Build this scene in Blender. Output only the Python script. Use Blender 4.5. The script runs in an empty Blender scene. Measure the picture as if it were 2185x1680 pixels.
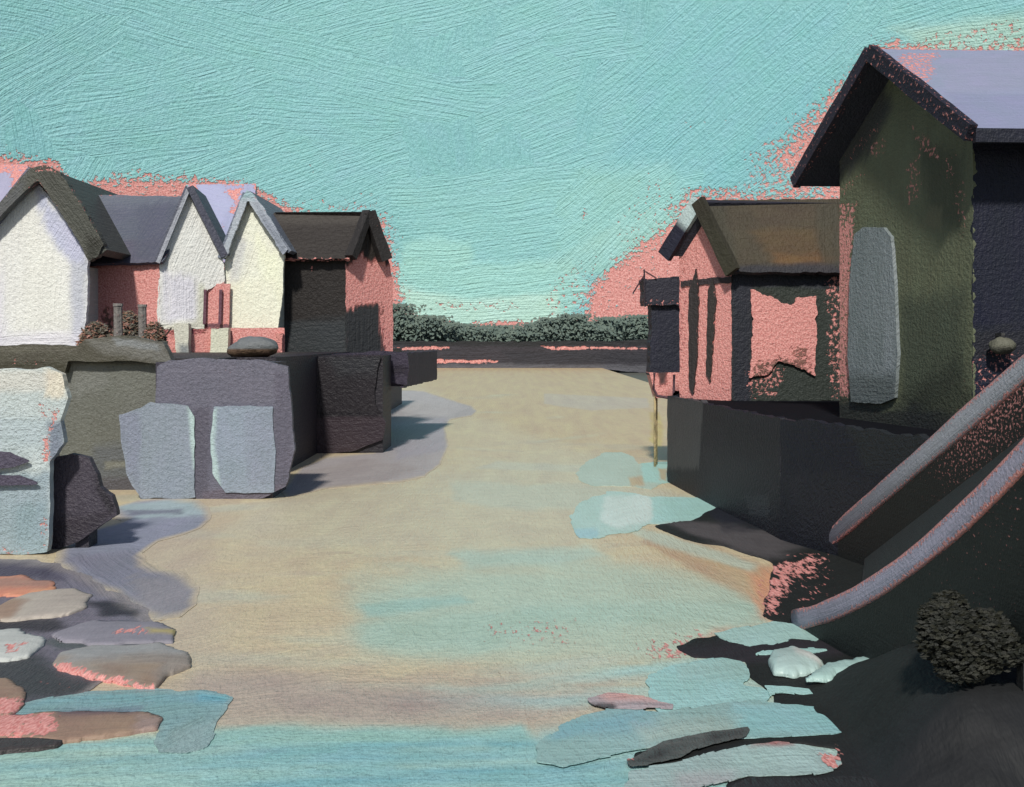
import bpy, math, random
import numpy as np
from mathutils import Vector
sc = bpy.context.scene
col = sc.collection
rad = math.radians

# ---------------------------------------------------------------- measuring frame of the photograph (2185 x 1680 units)
F, CX, VH, EYE = 2428.0, 1092.0, 725.0, 3.5
def P(s): return [tuple(float(c) for c in t.split(',')) for t in s.split()]
def lin(c):
    c = np.array(c, float) / 255.0
    return np.where(c <= 0.04045, c / 12.92, ((c + 0.055) / 1.055) ** 2.4)

# ---------------------------------------------------------------- noise
def _h(ix, iy, s):
    n = (ix.astype(np.int64) * 374761393 + iy.astype(np.int64) * 668265263 + s * 1442695041) & 0xFFFFFFFF
    n = ((n ^ (n >> 13)) * 1274126177) & 0xFFFFFFFF
    n = (n ^ (n >> 16)) & 0xFFFFFFFF
    return n / 4294967295.0
def vnoise(x, y, s=0):
    x = np.asarray(x, float); y = np.asarray(y, float)
    ix, iy = np.floor(x), np.floor(y); fx, fy = x - ix, y - iy
    fx = fx * fx * (3 - 2 * fx); fy = fy * fy * (3 - 2 * fy)
    a, b = _h(ix, iy, s), _h(ix + 1, iy, s); c, d = _h(ix, iy + 1, s), _h(ix + 1, iy + 1, s)
    return (a * (1 - fx) + b * fx) * (1 - fy) + (c * (1 - fx) + d * fx) * fy
def fbm(x, y, s=0, o=3):
    t = 0; w = .5; n = 0
    for k in range(o):
        t = t + w * vnoise(x * 2 ** k, y * 2 ** k, s + k * 17); n += w; w *= .5
    return t / n
def sstep(a, b, x):
    t = np.clip((x - a) / (b - a), 0, 1); return t * t * (3 - 2 * t)
def sdf(poly, x, y):
    d = np.full(x.shape, 1e18); s = np.ones(x.shape)
    n = len(poly)
    for i in range(n):
        ax, ay = poly[i]; bx, by = poly[i - 1]
        ex, ey = bx - ax, by - ay; wx, wy = x - ax, y - ay
        t = np.clip((wx * ex + wy * ey) / (ex * ex + ey * ey + 1e-12), 0, 1)
        d = np.minimum(d, (wx - ex * t) ** 2 + (wy - ey * t) ** 2)
        c1 = y >= ay; c2 = y < by; c3 = ex * wy > ey * wx
        f = (c1 & c2 & c3) | (~c1 & ~c2 & ~c3)
        s = np.where(f, -s, s)
    return s * np.sqrt(d)

# ---------------------------------------------------------------- surfaces the paint lies on
class Plane:
    def __init__(s, O, ex, ey, dist):
        s.O = np.array(O, float); s.ex = np.array(ex, float); s.ex /= np.linalg.norm(s.ex)
        ey = np.array(ey, float); ey = ey - s.ex * ey.dot(s.ex); s.ey = ey / np.linalg.norm(ey)
        s.n = np.cross(s.ex, s.ey); s.pxm = dist / F
    def to3d(s, a, b, h=0):
        a = np.asarray(a)[..., None]; b = np.asarray(b)[..., None]; h = np.asarray(h)[..., None] if np.ndim(h) else h
        return s.O + s.ex * a * s.pxm + s.ey * b * s.pxm + s.n * h
    def nrm(s): return s.n
    def loc(s, p):
        q = np.array(p, float) - s.O; return (q.dot(s.ex) / s.pxm, q.dot(s.ey) / s.pxm)
    def from_uv(s, u, v):
        r = np.array([(u - CX) / F, 1.0, (VH - v) / F]); C = np.array([0, 0, EYE])
        t = (s.O - C).dot(s.n) / r.dot(s.n); return s.loc(C + r * t)
class Ground:
    K = 472.0; Y0 = 18.0
    def __init__(s, z=0.0): s.z = z; s.pxm = s.Y0 / F
    def to3d(s, a, b, h=0):
        y = s.Y0 * np.exp(np.asarray(b, float) / s.K)
        return np.stack([np.asarray(a, float) * s.pxm, y, s.z + h + 0 * y], -1)
    def nrm(s): return np.array([0, 0, 1.0])
    def loc(s, p): return (p[0] / s.pxm, s.K * math.log(p[1] / s.Y0))
    def from_uv(s, u, v):
        y = (EYE - s.z) * F / max(v - VH, 4); return s.loc(((u - CX) / F * y, y))
class SkyArc:
    R = 700.0
    def __init__(s): s.pxm = s.R / F
    def to3d(s, a, b, h=0):
        t = np.asarray(a, float) * s.pxm / s.R
        return np.stack([s.R * np.sin(t), s.R * np.cos(t), EYE + np.asarray(b, float) * s.pxm], -1)
    def nrm(s): return np.array([0, -1.0, 0])
    def from_uv(s, u, v):
        x = (u - CX) / F; return (math.atan(x) * F, (VH - v) / math.sqrt(1 + x * x))

# ---------------------------------------------------------------- gouache: bristle marks, paper tooth, and pink ground showing through
MATS = {}
def gouache(name, dist, bristle=.5, grain=.5, rough=.6, tint=.12, spec=.3, bd=1.0, bw=.2):
    key = name
    if key in MATS: return MATS[key]
    m = bpy.data.materials.new(name); m.use_nodes = True
    nt = m.node_tree; N = nt.nodes; L = nt.links
    for n in list(N): N.remove(n)
    def nd(t, **k):
        n = N.new(t)
        for a, b in k.items(): setattr(n, a, b)
        return n
    def math_(op, a, b=None, c=None, clamp=False):
        n = nd('ShaderNodeMath', operation=op, use_clamp=clamp)
        for i, q in enumerate((a, b, c)):
            if q is None: continue
            if isinstance(q, (int, float)): n.inputs[i].default_value = q
            else: L.new(q, n.inputs[i])
        return n.outputs[0]
    uv = nd('ShaderNodeUVMap', uv_map='brush').outputs[0]
    def noise(sx, sy, detail=2, rgh=.5):
        mp = nd('ShaderNodeMapping'); L.new(uv, mp.inputs['Vector']); mp.inputs['Scale'].default_value = (sx, sy, 1)
        n = nd('ShaderNodeTexNoise', noise_dimensions='2D'); L.new(mp.outputs[0], n.inputs['Vector'])
        n.inputs['Scale'].default_value = 1; n.inputs['Detail'].default_value = detail; n.inputs['Roughness'].default_value = rgh
        return n.outputs[0]
    tooth = noise(.11, .12, 2, .55)
    fine = noise(.3, .3, 1, .5)
    bris = noise(.006, bw, 2, .65)
    blot = noise(.012, .02, 3, .6)
    cl = nd('ShaderNodeAttribute', attribute_name='Col').outputs['Color']
    un = nd('ShaderNodeAttribute', attribute_name='under').outputs['Fac']
    # value variation within the pigment
    v = math_('ADD', math_('MULTIPLY', math_('SUBTRACT', bris, .5), tint * 2.2), math_('MULTIPLY', math_('SUBTRACT', blot, .5), tint * 2.6))
    v = math_('ADD', v, math_('MULTIPLY', math_('SUBTRACT', tooth, .5), tint * 1.2))
    v = math_('ADD', v, 1.0)
    hs = nd('ShaderNodeHueSaturation'); L.new(cl, hs.inputs['Color']); L.new(v, hs.inputs['Value'])
    hue = math_('ADD', math_('MULTIPLY', math_('SUBTRACT', blot, .5), .045), .5); L.new(hue, hs.inputs['Hue'])
    # pink ground
    pn = math_('ADD', math_('MULTIPLY', tooth, .75), math_('MULTIPLY', fine, .25))
    fac = math_('ADD', math_('MULTIPLY', math_('SUBTRACT', math_('ADD', math_('MULTIPLY', un, .62), .16), pn), 9.0), 0.0, clamp=True)
    pr = nd('ShaderNodeValToRGB'); L.new(fine, pr.inputs[0])
    e = pr.color_ramp.elements
    e[0].position = .3; e[0].color = (*lin((198, 124, 119)), 1); e[1].position = .72; e[1].color = (*lin((230, 170, 163)), 1)
    mx = nd('ShaderNodeMix', data_type='RGBA'); L.new(fac, mx.inputs['Factor']); L.new(hs.outputs[0], mx.inputs['A']); L.new(pr.outputs[0], mx.inputs['B'])
    # relief
    hb = math_('MULTIPLY', bris, math_('MULTIPLY', math_('SUBTRACT', 1.0, fac), bristle * 3.0))
    hg = math_('MULTIPLY', tooth, grain * 3.2)
    hf = math_('MULTIPLY', fine, grain * 1.3)
    hh = math_('ADD', math_('ADD', hb, hg), hf)
    bp = nd('ShaderNodeBump'); L.new(hh, bp.inputs['Height']); bp.inputs['Strength'].default_value = 1.0; bp.inputs['Distance'].default_value = dist / F * bd
    b = nd('ShaderNodeBsdfPrincipled'); L.new(mx.outputs['Result'], b.inputs['Base Color']); L.new(bp.outputs[0], b.inputs['Normal'])
    b.inputs['Roughness'].default_value = rough; b.inputs['Specular IOR Level'].default_value = spec
    o = nd('ShaderNodeOutputMaterial'); L.new(b.outputs[0], o.inputs[0])
    MATS[key] = m
    return m

# ---------------------------------------------------------------- object bookkeeping
def tag(o, label=None, cat=None, group=None, kind=None):
    if label: o['label'] = label
    if cat: o['category'] = cat
    if group: o['group'] = group
    if kind: o['kind'] = kind
    return o
def empty(name, loc, label, cat, group=None):
    o = bpy.data.objects.new(name, None); col.objects.link(o); o.location = loc
    o.empty_display_size = .2
    return tag(o, label, cat, group)
def wpos(o):
    p = np.zeros(3)
    while o is not None: p += np.array(o.location); o = o.parent
    return p
def link(name, me, mat, parent):
    o = bpy.data.objects.new(name, me); col.objects.link(o)
    if mat: me.materials.append(mat)
    if parent: o.parent = parent
    return o
def raw_mesh(name, V, Q, C, U, uvs, smooth=False):
    """V verts, Q quads (n,4; -1 in the last slot = triangle), C colour per vertex, U pink per vertex, uvs per corner (list per face, 4x2)"""
    me = bpy.data.meshes.new(name)
    V = np.asarray(V, np.float32); Q = np.asarray(Q, np.int64)
    tri = Q[:, 3] < 0; cnt = np.where(tri, 3, 4)
    keep = np.ones(Q.shape, bool); keep[tri, 3] = False
    idx = Q[keep]; uv = np.asarray(uvs, np.float32)[keep]
    me.vertices.add(len(V)); me.vertices.foreach_set('co', V.ravel())
    me.loops.add(len(idx)); me.loops.foreach_set('vertex_index', idx.astype(np.int32))
    st = np.concatenate([[0], np.cumsum(cnt)[:-1]])
    me.polygons.add(len(Q)); me.polygons.foreach_set('loop_start', st.astype(np.int32)); me.polygons.foreach_set('loop_total', cnt.astype(np.int32))
    l = me.uv_layers.new(name='brush'); l.data.foreach_set('uv', uv.ravel())
    a = me.attributes.new('Col', 'FLOAT_COLOR', 'POINT')
    a.data.foreach_set('color', np.concatenate([C, np.ones((len(V), 1))], 1).astype(np.float32).ravel())
    a = me.attributes.new('under', 'FLOAT', 'POINT'); a.data.foreach_set('value', np.asarray(U, np.float32))
    me.update(calc_edges=True); me.validate()
    me.polygons.foreach_set('use_smooth', [smooth] * len(me.polygons))
    me.update()
    return me

def L(poly, c=None, soft=5, jit=6, jf=22, ang=None, pink=0.0, a=1.0, stretch=3.0, ell=None):
    return dict(poly=P(poly) if isinstance(poly, str) else poly, c=c, soft=soft, jit=jit, jf=jf, ang=ang, pink=pink, a=a, st=stretch, ell=ell)
SEED = [0]
def sheet(name, S, outline, base, mat, layers=(), thick=.02, parent=None, cell=3.0, jit=2.5, jf=14, ang=90, bpink=0.0,
          edgepink=(0, 0), height=0, rim=20, lump=0, local=False, wave=9.0, smooth=None, hfun=None, jang=0, jst=1.0, fade=None):
    """a surface cut to an outline with hand-drawn edges, coloured by overlapping strokes; 'height' mounds it up"""
    SEED[0] += 1; sd = SEED[0] * 31
    if isinstance(outline, str): outline = P(outline)
    if not local:
        pl = [S.from_uv(*q) if len(q) == 2 else S.loc(q) for q in outline]
    else: pl = outline
    pa = np.array(pl); lo = pa.min(0) - cell * 2 - jit; hi = pa.max(0) + cell * 2 + jit
    na = int((hi[0] - lo[0]) / cell) + 2; nb = int((hi[1] - lo[1]) / cell) + 2
    A, B = np.meshgrid(lo[0] + np.arange(na) * cell, lo[1] + np.arange(nb) * cell, indexing='ij')
    def rot(x, y, deg):
        c, s = math.cos(rad(deg)), math.sin(rad(deg)); return x * c + y * s, -x * s + y * c
    ra, rb = rot(A, B, jang)
    D = sdf(pl, A, B) + (jit * 2 * (fbm(ra / (jf * jst), rb / jf, sd, 3) - .5) if jit else 0)
    Cc = np.ones(A.shape + (3,)) * lin(base); U = np.full(A.shape, float(bpink)); AN = np.full(A.shape, float(ang)); RG = np.zeros(A.shape)
    if edgepink[0]: U = np.maximum(U, edgepink[1] * sstep(-edgepink[0], 0, D) * (.45 + 1.1 * fbm(A / 60, B / 60, sd + 5)))
    for k, l in enumerate(layers):
        an = l['ang'] if l['ang'] is not None else 0
        ra, rb = rot(A, B, an)
        if l['ell']:
            (u, v, rx, ry, ea) = l['ell']; ca, cb = S.from_uv(u, v)
            qa, qb = rot(A - ca, B - cb, ea); d = (np.sqrt((qa / rx) ** 2 + (qb / ry) ** 2) - 1) * min(rx, ry)
        else:
            d = sdf([S.from_uv(*q) if len(q) == 2 else S.loc(q) for q in l['poly']], A, B)
        d = d + l['jit'] * 2 * (fbm(ra / (l['jf'] * l['st']), rb / l['jf'] * 1.6, sd + 7 + k * 3, 3) - .5)
        m = sstep(l['soft'], -l['soft'], d) * l['a']
        if l['c'] is not None: Cc += (lin(l['c']) - Cc) * m[..., None]
        if l['pink'] >= 0: U += (l['pink'] - U) * m
        if l['ang'] is not None: AN = np.where(m > .4 * l['a'], an, AN); RG = np.where(m > .4 * l['a'], k + 1, RG)
    if fade: Cc += (lin(fade[1]) - Cc) * (sstep(-fade[0], 0, D) * fade[2])[..., None]
    Hh = np.zeros(A.shape)
    if height: 
        t = np.clip(-D / rim, 0, 1); Hh = height * np.sqrt(1 - (1 - t) ** 2)
        if lump: Hh = Hh * (1 + lump * 2 * (fbm(A / 45, B / 45, sd + 3) - .5))
    if hfun is not None: Hh = Hh + hfun(A, B, D)
    Ac, Bc = A.copy(), B.copy()
    fc = (D[:-1, :-1] + D[1:, :-1] + D[1:, 1:] + D[:-1, 1:]) / 4 < 0
    use = np.zeros(A.shape, int)
    for (i, j) in ((0, 0), (1, 0), (1, 1), (0, 1)): use[i:na - 1 + i, j:nb - 1 + j] += fc
    bd = (use > 0) & (use < 4)
    ga, gb = np.gradient(D, cell); gl = np.hypot(ga, gb) + 1e-6
    mv = np.clip(-D, -cell * .9, cell * .9)
    Ac = np.where(bd, A + ga / gl * mv, A); Bc = np.where(bd, B + gb / gl * mv, B)
    if height: Hh = np.where(bd & (np.abs(D) < cell * 1.2), 0, Hh)
    vid = np.full(A.shape, -1); sel = use > 0; vid[sel] = np.arange(sel.sum())
    V = S.to3d(Ac[sel], Bc[sel], Hh[sel])
    ii, jj = np.nonzero(fc)
    Q = np.stack([vid[ii, jj], vid[ii + 1, jj], vid[ii + 1, jj + 1], vid[ii, jj + 1]], 1)
    a2, b2 = Ac[sel], Bc[sel]
    wa = a2 + wave * 2 * (fbm(a2 / 130, b2 / 130, sd + 11) - .5); wb = b2 + wave * 2 * (fbm(a2 / 130, b2 / 130, sd + 12) - .5)
    fa = AN[ii, jj]; fr = RG[ii, jj] * 137.0
    c, s = np.cos(np.radians(fa))[:, None], np.sin(np.radians(fa))[:, None]
    qa, qb = wa[Q], wb[Q]
    UV = np.stack([qa * c + qb * s + fr[:, None], -qa * s + qb * c + fr[:, None] * .7 + sd], -1)
    Cv, Uv = Cc[sel], U[sel]
    if thick:
        E = np.concatenate([Q[:, [0, 1]], Q[:, [1, 2]], Q[:, [2, 3]], Q[:, [3, 0]]])
        key = np.sort(E, 1); kk = key[:, 0] * len(V) + key[:, 1]
        _, inv, ct = np.unique(kk, return_inverse=True, return_counts=True)
        be = E[ct[inv] == 1]; bv = np.unique(be); mp = np.full(len(V), -1); mp[bv] = len(V) + np.arange(len(bv))
        V2 = V[bv] - S.nrm() * thick
        Q2 = np.stack([be[:, 1], be[:, 0], mp[be[:, 0]], mp[be[:, 1]]], 1)
        u0 = np.stack([wa, wb], 1) + sd; off = np.array([0, -thick / S.pxm])
        UV2 = np.stack([u0[be[:, 1]], u0[be[:, 0]], u0[be[:, 0]] + off, u0[be[:, 1]] + off], 1)
        V = np.concatenate([V, V2]); Q = np.concatenate([Q, Q2]); UV = np.concatenate([UV, UV2])
        Cv = np.concatenate([Cv, Cv[bv]]); Uv = np.concatenate([Uv, Uv[bv]])
    if parent is not None: V = V - wpos(parent)
    me = raw_mesh(name, V, Q, Cv, Uv, UV, smooth=(height > 0 or hfun is not None) if smooth is None else smooth)
    return link(name, me, mat, parent)

class Solid:
    """collects faces of one solid piece"""
    def __init__(s): s.V = []; s.Q = []; s.C = []; s.U = []; s.W = {}
    def v(s, p, c, u=0): s.V.append(tuple(p)); s.C.append(lin(c)); s.U.append(u); return len(s.V) - 1
    def prism(s, pts, z0, z1, c, u=0, c2=None):
        n = len(pts); b = [s.v((x, y, z0), c2 or c, u) for x, y in pts]; t = [s.v((x, y, z1), c, u) for x, y in pts]
        for i in range(n): j = (i + 1) % n; s.Q.append((b[i], b[j], t[j], t[i]))
        for ring in (t, b[::-1]):
            if n == 4: s.Q.append(tuple(ring))
            else:
                for i in range(1, n - 1): s.Q.append((ring[0], ring[i], ring[i + 1], -1))
        return s
    def box(s, x0, x1, y0, y1, z0, z1, c, u=0): return s.prism([(x0, y0), (x1, y0), (x1, y1), (x0, y1)], z0, z1, c, u)
    def sweep(s, path, w, h, c, u=0, n=4, wob=0, seed=1, cfun=None):
        """beam along a path: n=4 rectangular, larger n round; w across, h up"""
        rnd = random.Random(seed); path = [Vector(p) for p in path]; rings = []
        for i, p in enumerate(path):
            d = (path[min(i + 1, len(path) - 1)] - path[max(i - 1, 0)]).normalized()
            sx = d.cross(Vector((0, 0, 1)));
            if sx.length < .05: sx = Vector((1, 0, 0))
            sx.normalize(); up = sx.cross(d).normalized()
            f = (1 + rnd.uniform(-wob, wob)); ring = []
            cc, uu = (cfun(i / max(1, len(path) - 1)) if cfun else (c, u))
            for k in range(n):
                a = 2 * math.pi * (k + .5) / n; r = (math.sqrt(2) if n == 4 else 1) * .5 * f
                ring.append(s.v(p + sx * math.cos(a) * w * r + up * math.sin(a) * h * r, cc, uu))
            rings.append(ring)
        run = 0
        for i, (a, b) in enumerate(zip(rings[:-1], rings[1:])):
            ln = (path[i + 1] - path[i]).length; e = (w + h) * 2 / n
            for k in range(n):
                s.W[len(s.Q)] = ((run, k * e), (run, k * e + e), (run + ln, k * e + e), (run + ln, k * e))
                s.Q.append((a[k], a[(k + 1) % n], b[(k + 1) % n], b[k]))
            run += ln
        for ring in (rings[0][::-1], rings[-1]):
            if n == 4: s.Q.append(tuple(ring))
            else:
                for i in range(1, n - 1): s.Q.append((ring[0], ring[i], ring[i + 1], -1))
        return s
    def blob(s, ctr, r, c, u=0, nu=20, nv=12, lump=.12, seed=3, c2=None):
        g = []
        for j in range(nv + 1):
            row = []
            th = math.pi * j / nv
            for i in range(nu):
                ph = 2 * math.pi * i / nu
                x, y, z = math.sin(th) * math.cos(ph), math.sin(th) * math.sin(ph), math.cos(th)
                k = 1 + lump * 2 * (float(fbm(np.array(x * 1.7 + z + 9 + seed), np.array(y * 1.7 + z * .6 + 5), seed)) - .5)
                row.append(s.v((ctr[0] + r[0] * x * k, ctr[1] + r[1] * y * k, ctr[2] + r[2] * z * k), c if (c2 is None or z > -.1) else c2, u))
            g.append(row)
        for j in range(nv):
            for i in range(nu): s.Q.append((g[j][i], g[j + 1][i], g[j + 1][(i + 1) % nu], g[j][(i + 1) % nu]))
        return s
    def build(s, name, mat, pxm_dist, parent=None, smooth=False, rotuv=False):
        V = np.array(s.V, float); Q = np.array(s.Q); pxm = pxm_dist / F; UV = np.zeros((len(Q), 4, 2))
        for k, q in enumerate(Q):
            p = V[[i if i >= 0 else q[0] for i in q]]
            n = np.cross(p[1] - p[0], p[2] - p[0]); ln = np.linalg.norm(n); n = n / ln if ln > 1e-12 else np.array([0, 0, 1.0])
            if abs(n[2]) > .75: t, b = np.array([1.0, 0, 0]), np.array([0, 1.0, 0])
            else: t = np.array([-n[1], n[0], 0]); t /= np.linalg.norm(t); b = np.array([0, 0, 1.0])
            a_, b_ = p.dot(t) / pxm, p.dot(b) / pxm
            UV[k] = np.array(s.W[k]) / pxm if k in s.W else np.stack([b_, a_] if rotuv else [a_, b_], 1)
        if parent is not None: V = V - wpos(parent)
        return link(name, raw_mesh(name, V, Q, np.array(s.C), np.array(s.U, float), UV, smooth), mat, parent)
def leaves(s, n, sampler, size, cols, seed, flat=0.0, aspect=1.6, face=.6):
    r = random.Random(seed)
    for _ in range(n):
        p = Vector(sampler(r)); nrm = Vector((r.gauss(0, 1), r.gauss(0, 1) - face, r.gauss(0, 1) + face * .7)).normalized()
        t = nrm.cross(Vector((r.gauss(0, 1), r.gauss(0, 1), r.gauss(0, 1) * (1 - flat)))).normalized(); b = nrm.cross(t)
        w = size * r.uniform(.6, 1.3); c = r.choice(cols)
        q = [s.v(p + t * w * aspect * i + b * w * j, c) for i, j in ((-.5, -.28), (.1, -.5), (.55, .1), (-.1, .5))]
        s.Q.append(tuple(q))
    return s

# ================================================================ LIGHT, WORLD, CAMERA
cam = bpy.data.cameras.new('camera'); co = bpy.data.objects.new('camera', cam); col.objects.link(co)
co.location = (0, 0, EYE); co.rotation_euler = (rad(90), 0, 0)
cam.sensor_width = 36; cam.lens = 36 * F / 2185; cam.shift_y = -(840 - VH) / 2185; cam.clip_end = 5000; cam.clip_start = .1
sc.camera = co
sun_dir = Vector((-.10, -.71, .69)).normalized()          # towards the sun: behind the viewer
sl = bpy.data.lights.new('sun', 'SUN'); so = bpy.data.objects.new('sun', sl); col.objects.link(so)
sl.energy = 3.5; sl.angle = rad(4); sl.color = (1, .95, .865)
so.rotation_euler = sun_dir.to_track_quat('Z', 'Y').to_euler()
w = bpy.data.worlds.new('World'); sc.world = w; w.use_nodes = True
wn = w.node_tree.nodes; bg = wn['Background']
st = wn.new('ShaderNodeTexSky'); st.sky_type = 'NISHITA'; st.sun_disc = False
st.sun_elevation = math.asin(sun_dir.z); st.sun_rotation = math.atan2(sun_dir.x, sun_dir.y)
w.node_tree.links.new(st.outputs[0], bg.inputs[0]); bg.inputs[1].default_value = .07
sc.view_settings.view_transform = 'Standard'; sc.view_settings.look = 'None'; sc.view_settings.exposure = 0.0; sc.view_settings.gamma = 1

# ================================================================ colours (as measured off the photograph)
SKY, SKYD, MINT, PALE, SKYB = (137, 194, 197), (130, 187, 190), (160, 211, 203), (182, 219, 207), (121, 186, 197)
NAVY, GREEN, BLACK, OLIVE = (40, 42, 54), (102, 107, 86), (40, 39, 40), (62, 60, 50)
LILAC, WHITE, CREAM, SLATE = (140, 148, 172), (232, 233, 228), (238, 239, 218), (88, 93, 108)
BEIGE, TEAL = (204, 189, 157), (144, 182, 174)

# ================================================================ SKY
sky = SkyArc()
rnd = random.Random(5)
ly = []
def ellL(u, v, rx, ry, ang, c, a=.6, soft=14, jit=8, jf=18, pink=-1): return L(None, c, soft, jit, jf, ang, pink, a, 4, (u, v, rx, ry, ang))
for k in range(150):                                       # broad overlapping brush marks
    u, v = rnd.uniform(-1400, 3600), rnd.uniform(-400, 640)
    base = rnd.choice([-8, 5, 12, 60, 75, 100, 35, 150])
    if 900 < u < 1400: base = rnd.choice([85, 95, 105, 78])
    if u > 1400: base = rnd.choice([40, 50, 30, 60, 10])
    if u < 900 and v < 350: base = rnd.choice([0, -10, 10, 35, 15])
    c = rnd.choice([SKY, SKY, SKYD, (139, 196, 197), (128, 188, 194), (137, 194, 198), (131, 188, 190)])
    ly.append(ellL(u, v, rnd.uniform(130, 330), rnd.uniform(35, 75), base, c, rnd.uniform(.35, .7)))
ly += [L('1480,0 1800,0 1760,300 1500,420 1300,380 1350,150', SKYB, 60, 40, 60, 40, -1, .35),
       L('840,380 1500,360 1480,560 840,600', (148, 203, 200), 50, 30, 40, 8, -1, .5),
       L('860,520 930,500 1000,515 1010,560 1220,560 1260,620 1200,690 1000,690 880,670 840,620', MINT, 10, 8, 20, 4, -1, .8),
       L('1180,430 1260,370 1420,350 1470,430 1440,520 1330,560 1200,520', (150, 203, 199), 24, 20, 30, 35, -1, .7),
       L('850,610 1000,640 1190,625 1200,700 1000,700 880,680', PALE, 9, 6, 14, 2, -1, .9),
       L('1150,560 1330,470 1420,430 1450,520 1300,600', (164, 208, 200), 18, 18, 26, 45, -1, .5),
       L('1900,60 2185,30 2400,40 2400,110 2185,110 2000,120', (176, 205, 186), 18, 10, 20, 3, -1, .6)]
# pink low in the sky
ly += [L('-400,300 -50,300 50,318 130,325 165,372 240,355 340,350 395,365 460,372 540,378 610,420 660,440 800,430 850,520 870,640 880,740 -400,740', None, 30, 16, 16, None, .5, 1),
       L('-400,335 60,338 120,345 150,395 260,385 380,388 470,388 540,398 610,445 660,452 800,448 835,540 848,720 -400,740', None, 16, 12, 14, None, .9, 1),
       L('640,440 800,400 850,480 880,600 900,720 800,720', None, 30, 20, 16, None, .42, 1), L('780,470 815,470 850,600 870,700 780,720', None, 20, 14, 14, None, .85, 1),
       L('860,560 900,540 920,640 880,660', None, 20, 10, 14, None, .3, 1),
       L('1200,620 1290,570 1360,505 1430,470 1490,415 1640,400 1720,360 1800,330 1900,300 2000,700 1200,730', None, 26, 20, 16, None, .95, 1),
       L('1370,350 1480,400 1400,500 1290,560 1230,640 1200,600 1300,500', None, 40, 20, 16, None, .38, 1),
       L('1420,440 1500,390 1600,400 1520,430 1460,470', None, 16, 12, 14, None, .62, 1),
       L('1580,330 1680,250 1750,190 1860,85 1900,70 1960,260 1720,440 1580,430', None, 40, 22, 16, None, .52, 1),
       L('1660,330 1730,260 1790,190 1880,95 1920,80 1960,260 1700,420', None, 20, 14, 14, None, .78, 1),
       L('1880,100 2000,78 2185,66 2500,50 2500,140 1900,150', None, 18, 10, 12, None, .72, 1),
       L('1960,70 2130,35 2185,30 2185,95 2000,110', None, 20, 10, 14, None, .46, 1),
       L('930,640 1110,642 1110,668 930,666', None, 9, 8, 12, None, .45, 1),
       L('1160,590 1260,550 1250,690 1150,690', None, 25, 12, 14, None, .44, 1),
       L('640,320 710,290 710,360 650,380', None, 22, 12, 14, None, .30, 1), L('1240,440 1256,440 1256,480 1240,480', None, 8, 4, 10, None, .6, 1), L('1800,2 1830,2 1830,16 1800,14', None, 8, 4, 10, None, .5, 1),
       L('1445,255 1560,250 1560,268 1450,270', None, 10, 5, 14, None, .40, 1),
       L('870,665 980,688 1200,684 1210,725 870,725', None, 8, 6, 12, None, .85, 1)]
s_o = sheet('sky', sky, [(-1500, -160), (1500, -160), (1500, 1150), (-1500, 1150)], SKY,
            gouache('sky_gouache', 700, .75, .62, .5, .055, .35, 1.0, .22), ly, 0, None, 7, 0, local=True, wave=9, ang=20)
tag(s_o, kind='structure')

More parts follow.
